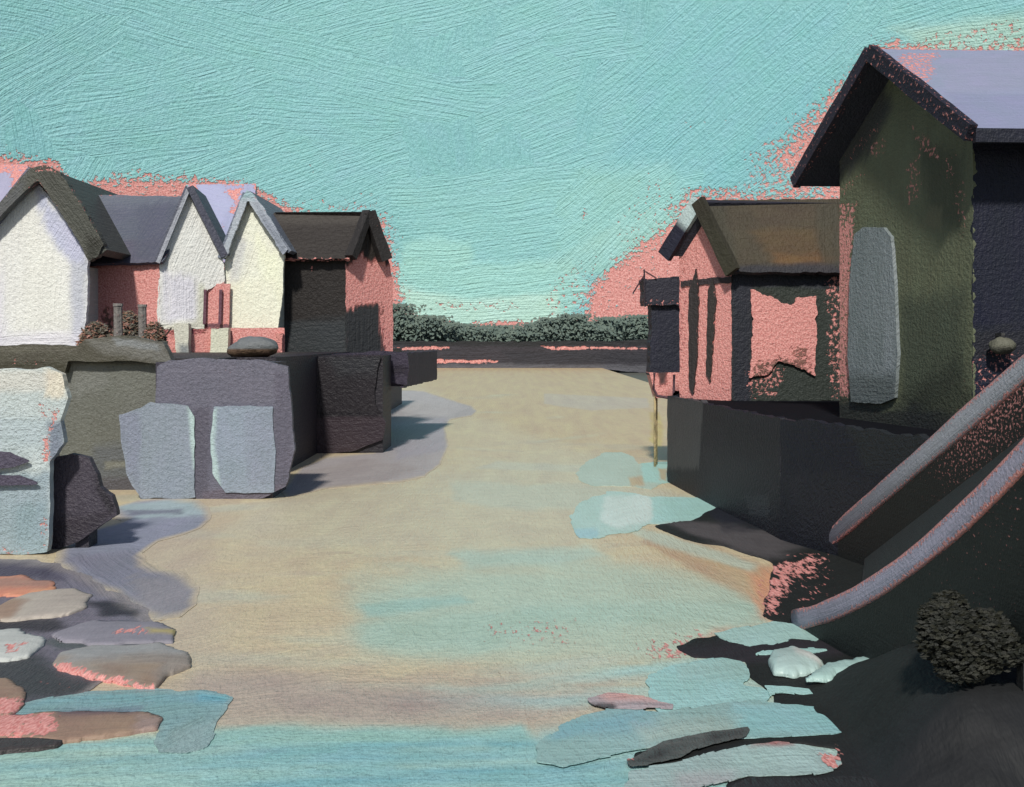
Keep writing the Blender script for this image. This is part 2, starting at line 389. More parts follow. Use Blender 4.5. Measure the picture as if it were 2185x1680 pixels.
# ================================================================ WATER AND GROUND
g0 = Ground(0)
wl = [L('880,775 1460,775 1480,960 1330,985 1000,880 900,820', (190, 168, 132), 40, 25, 40, 5, 0, .8),
      L('620,1040 960,1000 1280,960 1260,1180 800,1200 450,1150', (190, 184, 160), 60, 30, 50, 2, 0, .8),
      L('960,1030 1260,1035 1500,1060 1420,1090 1100,1085 970,1070', (180, 188, 172), 12, 10, 18, 2, 0, .6),
      L('740,1240 1000,1200 1350,1200 1700,1260 1660,1420 1300,1420 780,1380', (170, 190, 174), 40, 25, 40, -4, 0, .85),
      L('960,1180 1250,1165 1300,1190 1000,1215', (166, 190, 178), 12, 8, 16, 2, 0, .7), L('760,1330 1150,1300 1200,1340 1000,1400 790,1390', (160, 186, 172), 16, 10, 18, 3, 0, .7), L('1060,1290 1640,1280 1640,1330 1200,1340', (164, 190, 176), 16, 10, 18, -3, 0, .7), L('1380,1130 1520,1165 1650,1215 1640,1300 1500,1230 1370,1160', (178, 152, 122), 14, 10, 20, -12, 0, .8),
      L('1280,1110 1420,1140 1620,1205 1600,1220 1400,1160', (176, 200, 188), 7, 5, 14, -14, 0, .6),
      L('760,1290 980,1270 1010,1285 780,1320', (150, 186, 178), 6, 5, 14, 2, 0, .7),
      L('420,1420 800,1440 1300,1470 1200,1560 880,1570 480,1545 380,1480', (168, 154, 144), 30, 16, 30, 2, 0, .85),
      L('600,1480 1100,1495 1080,1520 620,1520', (154, 138, 132), 14, 8, 16, 1, 0, .6),
      L('300,1100 450,1090 500,1400 300,1420', (182, 170, 154), 40, 20, 30, 20, 0, .6),
      L('1020,1310 1240,1310 1230,1395 1040,1375', None, 30, 16, 16, None, .45, 1),
      L('1310,1385 1480,1345 1700,1330 1580,1420 1440,1420', None, 20, 10, 14, None, .62, 1),
      L('1480,1380 1530,1350 1700,1335 1690,1360 1560,1385', (196, 140, 116), 10, 6, 14, 6, .1, .7),
      L('1600,1230 1660,1205 1700,1330 1620,1320', (206, 152, 118), 14, 8, 14, 80, .5, .9),
      L('-400,1600 300,1572 500,1552 880,1556 1110,1552 1180,1610 1150,1760 -400,1760', TEAL, 7, 7, 24, 2, 0, 1),
      L('-200,1612 300,1590 560,1600 540,1625 200,1640 -200,1650', (118, 168, 176), 10, 8, 20, 3, 0, .7),
      L('0,1645 200,1650 330,1668 120,1690 -100,1690', (164, 188, 170), 9, 7, 20, 3, 0, .7),
      L('480,1580 880,1575 860,1610 520,1625', (146, 188, 178), 10, 8, 20, -3, 0, .8),
      L('320,1640 800,1610 1140,1640 1100,1680 500,1690', (128, 176, 178), 10, 8, 20, 3, 0, .7),
      L('840,1600 1150,1640 1140,1700 840,1700', (152, 178, 166), 16, 10, 24, 2, 0, .7),
      L('1150,1560 1500,1500 1850,1500 1800,1760 1100,1760', (156, 186, 180), 14, 8, 24, 3, 0, .9),
      L('1010,1000 1060,985 1300,995 1290,1010', (186, 186, 168), 5, 4, 14, 1, 0, .7),
      L('1160,840 1380,850 1385,870 1260,876 1160,862', (184, 172, 156), 5, 4, 16, -3, 0, .8),
      L('1385,880 1405,880 1410,960 1385,940', (190, 166, 70), 6, 5, 12, 90, 0, .55)]
rw = random.Random(12); extra = []
for k in range(110):
    u, v = rw.uniform(300, 1500), rw.choice([rw.uniform(830, 1100), rw.uniform(1000, 1560)])
    extra.append(ellL(u, v, rw.uniform(60, 200), rw.uniform(4, 14), rw.uniform(-6, 6), rw.choice([(192, 184, 160), (182, 172, 148), (186, 186, 166), (178, 186, 170), (180, 166, 146)]), rw.uniform(.25, .55), 5, 5, 14, 0))
wl = wl[:1] + extra + wl[1:]
for k in range(70):
    u, v = rw.uniform(-200, 1300), rw.uniform(1590, 1690)
    wl.append(ellL(u, v, rw.uniform(90, 260), rw.uniform(2, 7), rw.uniform(-1, 5), rw.choice([(104, 160, 174), (120, 170, 176), (150, 188, 182), (166, 192, 176), (128, 174, 178)]), rw.uniform(.35, .75), 4, 3, 12, 0))
for k in range(26):
    u, v = rw.uniform(1150, 1700), rw.uniform(1400, 1660)
    wl.append(ellL(u, v, rw.uniform(60, 180), rw.uniform(3, 8), rw.uniform(-2, 8), rw.choice([(142, 186, 190), (160, 194, 186), (176, 190, 180)]), rw.uniform(.3, .6), 5, 4, 12, 0))
for l_ in wl:
    if l_['c'] is not None: l_['c'] = tuple(min(255, x * 1.055) for x in l_['c'])
wo = sheet('water', g0, [(-1500, -560), (-1500, 1690), (1500, 1690), (1500, -560)], BEIGE, gouache('water_gouache', 18, .4, .8, .42, .10, .4, 1.15, .27), wl, 0, None, 5, 0, local=True, wave=14, ang=1)
tag(wo, kind='structure')
gs = Solid().box(-1500, 1500, -300, 1200, -1.5, -.6, (96, 98, 90)).build('seabed', gouache('seabed_mud', 18), 18); tag(gs, kind='structure')

def flat(name, outline, c, layers=(), z=.012, h=.0, rim=16, ang=2, pink=0, ep=(0, 0), jit=4, jf=16, jst=4, mat=None, thick=None, cell=3, lump=0, bristle=.6, fade=None):
    o = sheet(name, Ground(z), outline, c, mat or gouache('shore_gouache', 13, bristle, .5, .5, .1, .3, 2.5), layers, thick if thick is not None else z + .01, None, cell, jit, jf, ang, pink, ep, h, rim, lump, jst=jst, fade=fade)
    return o
def mudlike(name, *a, **k): return tag(flat(name, *a, **k), kind='structure')

# ================================================================ small builders for standing things
def up(dist, x=0.0): return Plane((x, dist, 0), (1, 0, 0), (0, 0, 1), dist)
def at(u, v, y): return ((u - CX) / F * y, y, EYE + (VH - v) / F * y)
def quad(name, p0, p1, p2, p3, dist, c, mat, layers=(), **k):
    S = Plane(p0, np.array(p1, float) - p0, np.array(p3, float) - p0, dist)
    return sheet(name, S, [S.loc(p) for p in (p0, p1, p2, p3)], c, mat, layers, local=True, **k)
M_wall = gouache('house_gouache', 40, .55, .58, .55, .07, .3, 1.1)
M_dark = gouache('dark_gouache', 30, .3, .8, .6, .16, .25)
M_near = gouache('near_gouache', 20, .4, .95, .55, .11, .3, 1.1, .24)
M_rail = gouache('beam_gouache', 12, .5, .5, .6, .14)
M_far = gouache('far_gouache', 140, .4, .5, .7, .14)

# ---------------------------------------------------------------- LEFT QUAY and its blocks
QZ = 3.05
b = Solid(); b.box(-70, -7.0, 27.2, 62, -.6, QZ, (56, 54, 56)); b.box(-7.0, -6.0, 28.9, 62, -.6, QZ - .003, (48, 45, 52))
tag(b.build('quay', M_near, 27), 'broad grey quay carrying the white gabled houses', 'quay')

def block(name, label, cat, Y, outline, c, layers, depth, top, backc, parts=(), cin=None, cz=-.5, **k):
    S = up(Y); loc = [S.from_uv(*q) for q in P(outline)]; xs = [a * S.pxm for a, _ in loc]; x0, x1 = min(xs) + (.45 if cin is None else cin[0]), max(xs) - (.5 if cin is None else cin[1])
    e = empty(name, ((x0 + x1) / 2, Y, 0), label, cat)
    kk = dict(thick=.16, jit=5, jf=45); kk.update(k)
    sheet('front_face', S, outline, c, M_near, layers, parent=e, **kk)
    Solid().box(x0, x1, Y + .1, Y + depth, cz, top, backc).build('core', M_near, Y, e)
    for (pn, pol, pc, pl_, off, kw) in parts:
        q = dict(thick=.03, jit=4, jf=40); q.update(kw)
        sheet(pn, up(Y - off), pol, pc, M_near, pl_, parent=e, **q)
    return e
block('quay_wall', 'olive grey stone quay wall in shade between the white block and the purple block', 'wall', 26.5,
      '135,775 345,760 350,880 300,960 320,1062 180,1062 120,960', (104, 106, 99),
      [L('140,770 230,775 235,820 150,850', (122, 124, 120), 14, 10, 20, 85, 0, .6), L('240,770 345,765 340,860 260,880', (112, 114, 108), 16, 10, 20, 80, 0, .6),
       L('200,950 330,940 330,1062 180,1062', (90, 94, 98), 14, 10, 20, 4, 0, .8), L('220,985 330,975 330,990 225,1000', (124, 124, 112), 5, 5, 16, 6, 0, .7), L('210,1025 330,1010 330,1062 210,1062', (78, 74, 80), 8, 6, 16, 3, 0, .7)],
      .6, QZ, (80, 80, 76))
block('cap_beam', 'dark olive timber beam along the quay edge above the white block', 'beam', 26.25,
      '-160,742 60,735 165,738 180,722 260,716 345,728 368,778 335,775 250,770 145,772 140,800 100,786 -160,790', (82, 80, 70),
      [L('-160,740 160,738 160,752 -160,756', (98, 96, 86), 6, 5, 14, 1, 0, .7), L('-160,772 140,772 140,800 -160,795', (62, 60, 48), 6, 5, 14, 1, .12, .8),
       L('180,722 350,728 365,775 330,770 200,745', (118, 118, 114), 10, 8, 16, 12, 0, .7), L('20,765 120,765 120,775 20,778', None, 8, 6, 12, None, .42, 1),
       L('240,722 335,735 340,748 250,738', (140, 146, 150), 5, 5, 12, 8, 0, .6)],
      .5, 3.2, (70, 68, 60), thick=.3, cz=2.95)
block('quay_block', 'purple grey timber block with two pale blue panels below the stilts', 'block', 25,
      '335,782 360,768 470,765 560,770 612,782 622,880 628,960 610,1040 560,1062 430,1078 300,1070 285,1000 330,900', (104, 104, 118),
      [L('330,770 620,770 620,860 330,870', (106, 105, 118), 20, 10, 24, 88, 0, .6), L('410,870 450,870 445,1075 415,1075', (86, 84, 96), 8, 6, 16, 90, 0, .8),
       L('585,790 625,800 625,1050 585,1060', (92, 90, 104), 8, 6, 16, 88, 0, .8), L('430,1050 610,1035 610,1070 430,1085', (98, 92, 104), 8, 6, 16, 5, 0, .8),
       L('470,785 520,790 515,800 470,800', None, 8, 6, 12, None, .3, 1)], 1.6, 3.0, (66, 63, 74),
      [('panel', '252,885 300,872 320,858 400,866 416,890 416,1062 300,1066 268,1010', (136, 146, 158), [L('250,880 300,880 300,1060 270,1010', (126, 132, 150), 10, 8, 16, 88, 0, .7), L('400,868 420,885 420,1000 412,1000', (176, 198, 196), 5, 3, 16, 88, 0, .9)], .05, {}),
       ('panel', '456,868 582,868 588,960 584,1050 480,1052 452,1010 446,940', (138, 150, 164), [L('448,880 464,868 456,940 470,1040 458,1050 444,960', (176, 198, 198), 5, 3, 16, 86, 0, .9), L('520,880 580,870 585,1040 530,1040', (134, 142, 158), 12, 8, 16, 88, 0, .7)], .04, {})])
block('harbour_block', 'pale white and blue harbour block flecked with pink at the left edge', 'block', 18.5,
      '-140,792 95,786 132,798 144,850 128,900 136,945 108,985 102,1180 -140,1192', (186, 198, 198),
      [L('-140,790 140,790 140,830 -140,840', (206, 206, 198), 14, 8, 20, 2, 0, .8), L('100,790 146,795 140,850 90,850', (218, 212, 194), 10, 8, 18, 80, 0, .9),
       L('-140,880 110,890 110,960 -140,960', (170, 186, 192), 20, 10, 22, 4, 0, .7), L('100,900 140,900 140,985 105,990', (116, 126, 142), 10, 6, 16, 80, 0, .9),
       L('-140,1010 105,1010 105,1200 -140,1200', (146, 164, 172), 12, 8, 22, 88, 0, .9), L('30,1080 100,1070 100,1180 30,1180', (138, 160, 168), 14, 8, 18, 88, 0, .7),
       L('78,860 100,860 100,890 82,900', None, 10, 8, 12, None, .55, 1), L('105,860 126,870 118,920 100,930', None, 9, 8, 12, None, .62, 1), L('88,930 108,930 108,985 90,985', None, 9, 6, 12, None, .75, 1),
       L('80,1100 104,1100 104,1175 92,1175', None, 8, 6, 12, None, .5, 1), L('-140,1165 70,1165 70,1195 -140,1195', None, 8, 6, 12, None, .45, 1)],
      .8, 2.9, (150, 158, 162),
      [('fender', '-140,960 20,966 74,985 20,1000 -140,1008', (82, 78, 94), [], .10, dict(jang=0)), ('fender', '-140,1012 40,1014 88,1034 -140,1042', (80, 76, 92), [], .10, {})])
block('timber_fender', 'dark purple timber block at the foot of the pale harbour block', 'block', 19,
      '98,985 150,966 190,976 206,1010 212,1040 238,1058 248,1100 205,1128 160,1160 110,1180 98,1130', (68, 64, 74),
      [L('105,985 200,980 200,1080 105,1100', (76, 72, 82), 20, 10, 20, 88, 0, .6), L('110,1110 240,1090 200,1140 110,1180', (52, 48, 56), 10, 8, 16, -10, 0, .8), L('205,1005 214,1040 246,1075 240,1100 205,1050', (40, 38, 44), 6, 4, 12, 70, 0, .8)],
      .5, 1.3, (56, 54, 62))
block('wharf', 'black timber wharf below the dark shed at the water edge', 'wharf', 35,
      '600,768 812,760 800,830 800,860 824,900 815,940 750,962 700,968 610,985', (36, 33, 38),
      [L('600,885 830,885 830,985 600,990', (54, 45, 52), 6, 5, 14, 2, 0, .9), L('620,880 810,880 812,888 620,892', (26, 24, 30), 4, 4, 14, 1, 0, .9), L('700,765 812,758 800,800 720,800', (48, 52, 56), 14, 8, 20, 5, 0, .5)],
      2.5, 3.0, (44, 42, 48), cin=(.3, .12))
j = empty('jetty', (-5.5, 38, 0), 'dark purple jetty deck reaching right from the wharf towards open water', 'jetty')
sheet('front_face', up(37.7), '740,757 800,748 868,752 872,790 868,822 800,812 745,800', (58, 54, 68), M_dark, [L('760,790 870,780 870,800 770,802', (34, 30, 40), 6, 5, 14, 3, 0, .8)], .2, j)
Solid().prism([(-8, 37.8), (-3.64, 37.8), (-2.98, 44.4), (-8, 44.4)], 1.95, 3.02, (52, 48, 62)).build('deck', M_dark, 40, j)
quad('side_face', (-3.6, 37.75, 1.9), (-2.93, 44.5, 1.95), (-2.93, 44.5, 3.05), (-3.6, 37.75, 3.06), 42, (56, 52, 68), M_dark, [], parent=j, thick=.1)
for y in (39.5, 41.5, 43.5): Solid().sweep([(-5.3, y, -.5), (-5.3, y, 1.96)], .28, .28, (46, 44, 52), 0, 8).build('pile', M_dark, 42, j, True)

# ---------------------------------------------------------------- LEFT HOUSES
def slab(name, p, t, c, mat, dist, par, u=0):
    p = [np.array(q, float) for q in p]; n = np.cross(p[1] - p[0], p[3] - p[0]); n /= np.linalg.norm(n); s = Solid()
    a = [s.v(q, c, u) for q in p]; b_ = [s.v(q - n * t, c, u) for q in p]
    s.Q += [tuple(a), tuple(b_[::-1])] + [(a[(i + 1) % 4], a[i], b_[i], b_[(i + 1) % 4]) for i in range(4)]
    return s.build(name, mat, dist, par)
def beam(name, p, q, w, h, c, mat, dist, par, u=0, wob=.05, n=4, steps=9, cfun=None):
    p, q = Vector(p), Vector(q); s = Solid().sweep([p.lerp(q, i / (steps - 1)) for i in range(steps)], w, h, c, u, n, wob, 4, cfun)
    return s.build(name, mat, dist, par, n > 6)

# first white house, gable to the water
h = empty('house', (-15.5, 38, QZ), 'large white gabled house with a thick dark roof edge at the far left', 'house')
S = up(38)
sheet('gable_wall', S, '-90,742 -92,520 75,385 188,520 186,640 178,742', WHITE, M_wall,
      [L('-90,742 -90,560 -10,500 10,742', (214, 212, 228), 20, 12, 22, 80, 0, .7), L('75,390 188,520 188,580 150,560 90,480', (192, 196, 222), 12, 10, 20, 60, 0, .9),  # lilac band below the right slope is overhang shadow painted into the wall
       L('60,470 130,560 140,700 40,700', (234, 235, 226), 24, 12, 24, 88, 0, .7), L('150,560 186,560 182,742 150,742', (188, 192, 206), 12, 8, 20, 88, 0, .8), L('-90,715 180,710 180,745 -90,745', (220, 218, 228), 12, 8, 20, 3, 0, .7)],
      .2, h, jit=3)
zb = QZ - .05
Solid().box(at(-85, 0, 38)[0], at(160, 0, 38)[0], 38.15, 45, zb, 6.0, (196, 198, 192)).build('wall', M_wall, 38, h)
ap, er, el = at(75, 368, 37.6), at(212, 545, 37.6), at(-66, 545, 37.6)
D = np.array((0, 8.0, 0))
slab('roof', [np.array(ap), np.array(er), np.array(er) + D, np.array(ap) + D], -.3, (76, 78, 74), M_wall, 38, h)
slab('roof', [np.array(el), np.array(ap), np.array(ap) + D, np.array(el) + D], -.3, (110, 112, 128), M_wall, 38, h)
sheet('barge_board', up(37.5), '62,360 96,352 126,368 175,440 220,520 206,548 190,558 156,500 120,440 80,384 40,420 -20,482 -86,552 -96,534 0,432', (84, 85, 78), M_wall,
      [L('75,360 125,365 218,520 200,545 160,490', (74, 76, 70), 10, 6, 16, -55, 0, .8), L('185,500 220,515 205,550 185,560', (52, 52, 46), 8, 5, 12, -50, 0, .9), L('60,365 0,430 -90,530 -80,550 40,432', (96, 98, 100), 10, 6, 16, 45, .12, .8),
       L('60,350 130,350 135,372 70,366', None, 8, 6, 12, None, .55, 1)], .35, h, edgepink=(8, .45), jit=3, ang=-50)
# lilac roofs behind
h = empty('house', (-20, 47, QZ), 'lilac roofed house peeping over the left slope of the large white house', 'house')
quad('roof', at(-260, 470, 46), at(62, 470, 46), at(58, 350, 49), at(-260, 352, 49), 47, (168, 166, 190), M_wall, [L('20,350 70,350 60,420 20,440', None, 16, 10, 14, None, .85, 1), L('-60,350 70,345 70,368 -60,372', None, 10, 6, 12, None, .8, 1)], parent=h, thick=.25, edgepink=(14, .7))
Solid().box(at(-250, 0, 46)[0], at(50, 0, 46)[0], 46.3, 51, zb, 8.2, (176, 176, 180)).build('wall', M_wall, 46, h)
h = empty('house', (-12.5, 51, QZ), 'lilac roofed house glimpsed between the two smaller white gables', 'house')
quad('roof', at(405, 560, 49), at(540, 560, 49), at(545, 392, 52), at(400, 394, 52), 50, (160, 164, 194), M_wall,
     [L('460,400 520,400 510,450 495,465 470,420', None, 12, 8, 14, None, .9, 1), L('400,385 425,385 440,440 430,450', None, 10, 8, 14, None, .9, 1), L('440,480 480,480 475,550 445,530', None, 12, 8, 14, None, .85, 1), L('420,395 470,395 500,440 470,470 430,440', (168, 172, 202), 12, 8, 16, -20, 0, .7)], parent=h, thick=.25, edgepink=(14, .6))
Solid().box(at(412, 0, 49)[0], at(535, 0, 49)[0], 49.2, 54, zb, 7.0, (196, 150, 146), .6).build('wall', M_wall, 50, h)
# second house: long slate roof, pink wall, white gable
h = empty('house', (-12.4, 40, QZ), 'white gabled house with a long slate roof and a bare pink side wall', 'house')
N2, F2 = np.array((-12.4, 40, 0)), np.array((-10.44, 40.78, 0))
gd = (F2 - N2) / np.linalg.norm(F2 - N2); S2 = Plane(N2, gd, (0, 0, 1), 40)
quad('side_wall', (-18.6, 40.31, zb), (-12.4, 40, zb), (-12.4, 40, 6.35), (-18.6, 40.31, 6.35), 40, (206, 128, 122), M_wall,
     [L('180,700 340,690 340,780 180,780', (84, 78, 66), 18, 14, 16, 88, .42, .9), L('215,660 240,650 250,700 215,705', (74, 66, 58), 10, 8, 14, 88, .5, .8)], parent=h, thick=.15, bpink=1)
Solid().prism([(-18.5, 40.5), (-12.3, 40.25), (-10.7, 40.9), (-11.4, 43), (-17, 44)], zb, 6.2, (190, 170, 165), .3).build('core', M_wall, 40, h)
quad('roof', (-18.6, 39.9, 6.12), (-12.2, 39.75, 6.2), (-11.5, 41.5, 8.85), (-18.1, 42.0, 8.9), 40, SLATE, M_wall,
     [L('180,410 400,410 400,440 180,440', (104, 110, 122), 16, 10, 20, 2, 0, .7), L('180,520 340,510 340,565 180,565', (84, 82, 98), 14, 10, 20, 4, .1, .8), L('300,440 400,420 340,560 280,550', (80, 84, 100), 20, 12, 20, 70, .16, .7),
      L('165,395 410,388 410,410 165,420', None, 12, 8, 12, None, .75, 1)], parent=h, thick=.12, edgepink=(10, .5), ang=4)
sheet('gable_wall', S2, '334,706 340,560 372,470 404,410 440,470 474,540 480,600 442,618 436,640 436,703 400,700', WHITE, M_wall,
      [L('340,560 400,420 470,545 470,610 400,600', (226, 228, 224), 16, 10, 20, 70, 0, .7), L('350,580 420,600 420,690 350,690', (214, 213, 228), 16, 10, 20, 88, 0, .7), L('420,600 440,620 436,690 420,690', (206, 208, 188), 8, 6, 16, 88, 0, .8), L('336,690 440,685 440,706 336,706', (208, 208, 190), 8, 6, 14, 2, 0, .8)], .1, h, jit=3)
a2 = S2.to3d(*S2.from_uv(403, 402)) + np.array((.06, -.2, .02)); e2 = S2.to3d(*S2.from_uv(478, 548)) + np.array((.06, -.2, 0)); l2 = S2.to3d(*S2.from_uv(336, 562)) + np.array((.06, -.2, 0))
beam('barge_board', a2, e2, .2, .24, (84, 86, 100), M_wall, 40, h, .18)
beam('barge_board', a2, l2, .14, .13, (170, 174, 184), M_wall, 40, h, .2)
bk = np.array((-.35, 3.0, 0))
slab('roof', [a2, e2, e2 + bk, a2 + bk], -.14, (84, 88, 102), M_wall, 40, h); slab('roof', [l2, a2, a2 + bk, l2 + bk], -.14, (84, 88, 102), M_wall, 40, h)
for (u0, u1, ua, ub, v1) in ((372, 400, 366, 404, 772),):
    x = at((u0 + u1) / 2, 0, 40.6)[0]
    sheet('stilt', up(39.9), f'{u0-2},690 {u1+2},690 {u1+1},735 {ub},{v1} {ua+14},{v1} {u0+2},745', (206, 206, 192), M_wall, [L('380,735 405,735 405,775 385,775', (130, 136, 140), 8, 5, 12, 80, 0, .9)], .35, h, jit=2)
sheet('skirt', S2, '338,702 470,702 470,785 338,785', (206, 128, 122), M_wall, [L('345,704 440,704 440,712 345,714', (128, 72, 72), 4, 4, 12, 2, .3, .8)], .08, h, bpink=1, jit=1)
# third house: narrow white gable on stilts
h = empty('house', (-9.4, 41, QZ), 'narrow cream white gabled house on stilts next to the dark shed', 'house')
S = up(41)
sheet('gable_wall', S, '482,714 478,560 500,490 526,418 560,470 606,540 602,640 592,714 540,718', CREAM, M_wall,
      [L('478,560 526,420 610,540 605,600 480,600', (232, 234, 220), 18, 10, 20, 70, 0, .7), L('545,500 600,560 595,640 560,600', (238, 241, 214), 14, 10, 18, 80, 0, .8), L('490,600 590,600 585,710 490,710', (234, 235, 216), 14, 10, 20, 88, 0, .7), L('500,500 530,520 510,600 490,600', (194, 196, 200), 12, 8, 16, 75, 0, .7)], .2, h, jit=3)
Solid().box(at(486, 0, 41)[0], at(594, 0, 41)[0], 41.15, 46, 3.75, 6.4, (200, 202, 188)).build('wall', M_wall, 41, h)
ap, er, el = np.array(at(526, 413, 40.7)), np.array(at(614, 540, 40.7)), np.array(at(472, 552, 40.7)); D = np.array((0, 5.5, 0))
slab('roof', [ap, er, er + D, ap + D], -.15, (112, 120, 132), M_wall, 41, h); slab('roof', [el, ap, ap + D, el + D], -.15, (116, 124, 140), M_wall, 41, h)
sheet('barge_board', up(40.62), '514,424 526,405 541,416 574,462 613,532 603,545 562,480 527,428 511,468 487,538 475,553 472,542 495,478', (176, 184, 194), M_wall, [L('545,430 600,500 616,540 600,545 560,480', (128, 136, 150), 8, 6, 14, -60, .1, .8), L('505,405 545,405 540,425 510,425', (130, 178, 184), 10, 6, 12, 10, .2, .5)], .14, h, jit=3, edgepink=(7, .35))
sheet('porch_wall', up(40.72), '428,606 490,606 488,715 428,715', (206, 128, 122), M_wall, [L('425,690 490,690 490,704 425,704', (96, 70, 80), 5, 4, 12, 2, .3, .9)], .1, h, bpink=1, jit=1)
for u in (438, 471): beam('porch_post', at(u, 618, 40.6), at(u - 2, 692, 40.6), .10, .10, (104, 72, 84), M_wall, 40, h, .15)
sheet('skirt', up(40.75), '345,700 606,700 606,790 345,790', (206, 128, 122), M_wall, [L('345,700 480,700 480,708 345,710', (128, 72, 72), 4, 4, 12, 2, .3, .8)], .1, h, bpink=1, jit=1)
sheet('stilt', up(40.3), '450,702 487,700 486,740 484,774 446,774 448,740', (212, 214, 194), M_wall, [], .35, h, jit=2)
sheet('stilt', up(40.5), '588,712 602,712 602,775 590,775', (206, 140, 132), M_wall, [], .3, h, jit=2, bpink=.5)
# dark shed
h = empty('shed', (-6.1, 42, QZ), 'dark brown black shed with one pink gable at the end of the row', 'shed')
SH = (42, 39, 38); N3, F3 = np.array((-6.09, 42, 0)), np.array((-4.67, 43.25, 0)); gd = (F3 - N3) / np.linalg.norm(F3 - N3); S3 = Plane(N3, gd, (0, 0, 1), 42)
quad('side_wall', (-8.62, 42, 2.9), (-6.09, 42, 2.9), (-6.09, 42, 6.75), (-8.62, 42, 6.75), 42, SH, M_dark,
     [L('590,690 745,680 745,765 590,765', (52, 57, 60), 16, 10, 18, 4, 0, .9), L('655,570 670,560 680,575 660,580', None, 6, 4, 12, None, .5, 1)], parent=h, thick=.15, edgepink=(5, .25))
Solid().prism([(-8.6, 42.2), (-6.2, 42.2), (-5.0, 43.3), (-5.6, 45), (-8.4, 45)], 2.9, 6.6, (60, 52, 50)).build('core', M_dark, 42, h)
quad('roof', (-8.75, 41.6, 6.45), (-5.95, 41.6, 6.45), (-5.42, 42.6, 8.24), (-8.95, 42.7, 8.26), 42, (46, 42, 40), M_dark,
     [L('585,455 790,455 790,480 585,480', (72, 68, 64), 14, 8, 18, 2, .12, .7)], parent=h, thick=.15, edgepink=(10, .6), ang=3)
sheet('gable_wall', S3, '738,560 760,520 792,474 826,540 838,600 838,775 738,775', (206, 128, 122), M_wall, [L('730,664 770,652 812,644 822,775 730,775', (56, 58, 60), 9, 14, 10, 88, .12, 1), L('730,440 860,440 850,560 826,566 812,548 790,560 770,546 742,566 730,560', (50, 46, 44), 7, 14, 10, 88, .1, 1)], .1, h, bpink=1, jit=2)
ra = np.array((-5.38, 42.5, 8.26)); rb = S3.to3d(*S3.from_uv(812, 556)) + np.array((.15, -.1, 0))
beam('barge_board', ra, rb, .45, .45, (52, 50, 50), M_dark, 42, h, .12); beam('barge_board', ra, (-5.9, 41.62, 6.5), .35, .3, (50, 48, 48), M_dark, 42, h, .05)
slab('roof', [ra, rb, rb + np.array((-3, 1.2, 0)), ra + np.array((-3.5, .1, 0))], -.15, (56, 50, 48), M_dark, 42, h)
o = Solid().sweep([at(822, 580, 46.5), at(820, 640, 46.5), (at(820, 0, 46.5)[0], 46.5, 3.0)], .1, .1, (92, 62, 70), .2, 8).build('pole', M_wall, 44, None, True)
tag(o, 'thin dark pole standing just right of the dark shed', 'pole')

# things on the left quay
o = Solid().blob((-6.76, 29.8, 3.28), (.62, .5, .30), (112, 116, 118), 0, 34, 20, .3, 3, (96, 78, 62)).build('boulder', gouache('boulder_gouache', 27, .6, .5, .6, .16), 27, None, True)
tag(o, 'grey brown boulder resting on the quay below the narrow cream house', 'boulder')
for i, (u, v0, wd, lab) in enumerate(((251, 648, .26, 'short grey post left of two in the scrub by the pink wall'), (303, 650, .24, 'short grey post right of two in the scrub by the pink wall'))):
    y = 34 + i * .4; x = at(u, 0, y)[0]; e = empty('post', (x, y, QZ), lab, 'post', 'posts in the scrub on the quay')
    Solid().sweep([(x, y, QZ - .02), (x + .01, y, 3.5), (x, y, at(u, v0 + 6, y)[2])], wd, wd, (128, 124, 120), .3, 7, .08, i).build('shaft', M_wall, 34, e)
    Solid().sweep([(x, y, at(u, v0 + 6, y)[2]), (x, y, at(u, v0, y)[2])], wd * 1.15, wd * 1.15, (140, 136, 132), .2, 7).build('cap', M_wall, 34, e)
SCR = [(96, 90, 76), (84, 80, 68), (110, 102, 90), (136, 102, 84), (100, 98, 90), (168, 120, 108)]
for i, (u, v0, hw, y, lab) in enumerate(((205, 690, 38, 35, 'low brown scrub bush beside the white gable wall'), (275, 668, 36, 36, 'taller dark scrub bush between the two grey posts'), (328, 690, 26, 34.6, 'small scrub bush at the foot of the second white gable'))):
    x, zt = at(u, 0, y)[0], at(u, v0, y)[2]; w_ = hw / F * y; s = Solid(); hh = zt - QZ
    e = empty('bush', (x, y, QZ), lab, 'bush', 'scrub bushes on the quay')
    def smp(r, x=x, y=y, w_=w_, hh=hh):
        while True:
            a, b_, c_ = r.uniform(-1, 1), r.uniform(-1, 1), r.random()
            if a * a + b_ * b_ < (1 - c_ ** 1.5) + .05: return (x + a * w_ * 1.1, y + b_ * .6, QZ + c_ * hh * 1.05)
    leaves(s, 3200, smp, .05, SCR, i + 20, -2.5, 2.8, 1.5).build('foliage', M_near, 34, e)
    s = Solid(); [s.sweep([(x, y, QZ - .02), (x + q * .2, y, QZ + hh * .4), (x + q * .5, y + .1, QZ + hh * .85)], .05, .05, (70, 60, 52), 0, 5) for q in (-1, -.3, .5, 1)]
    s.build('stem', M_near, 34, e)

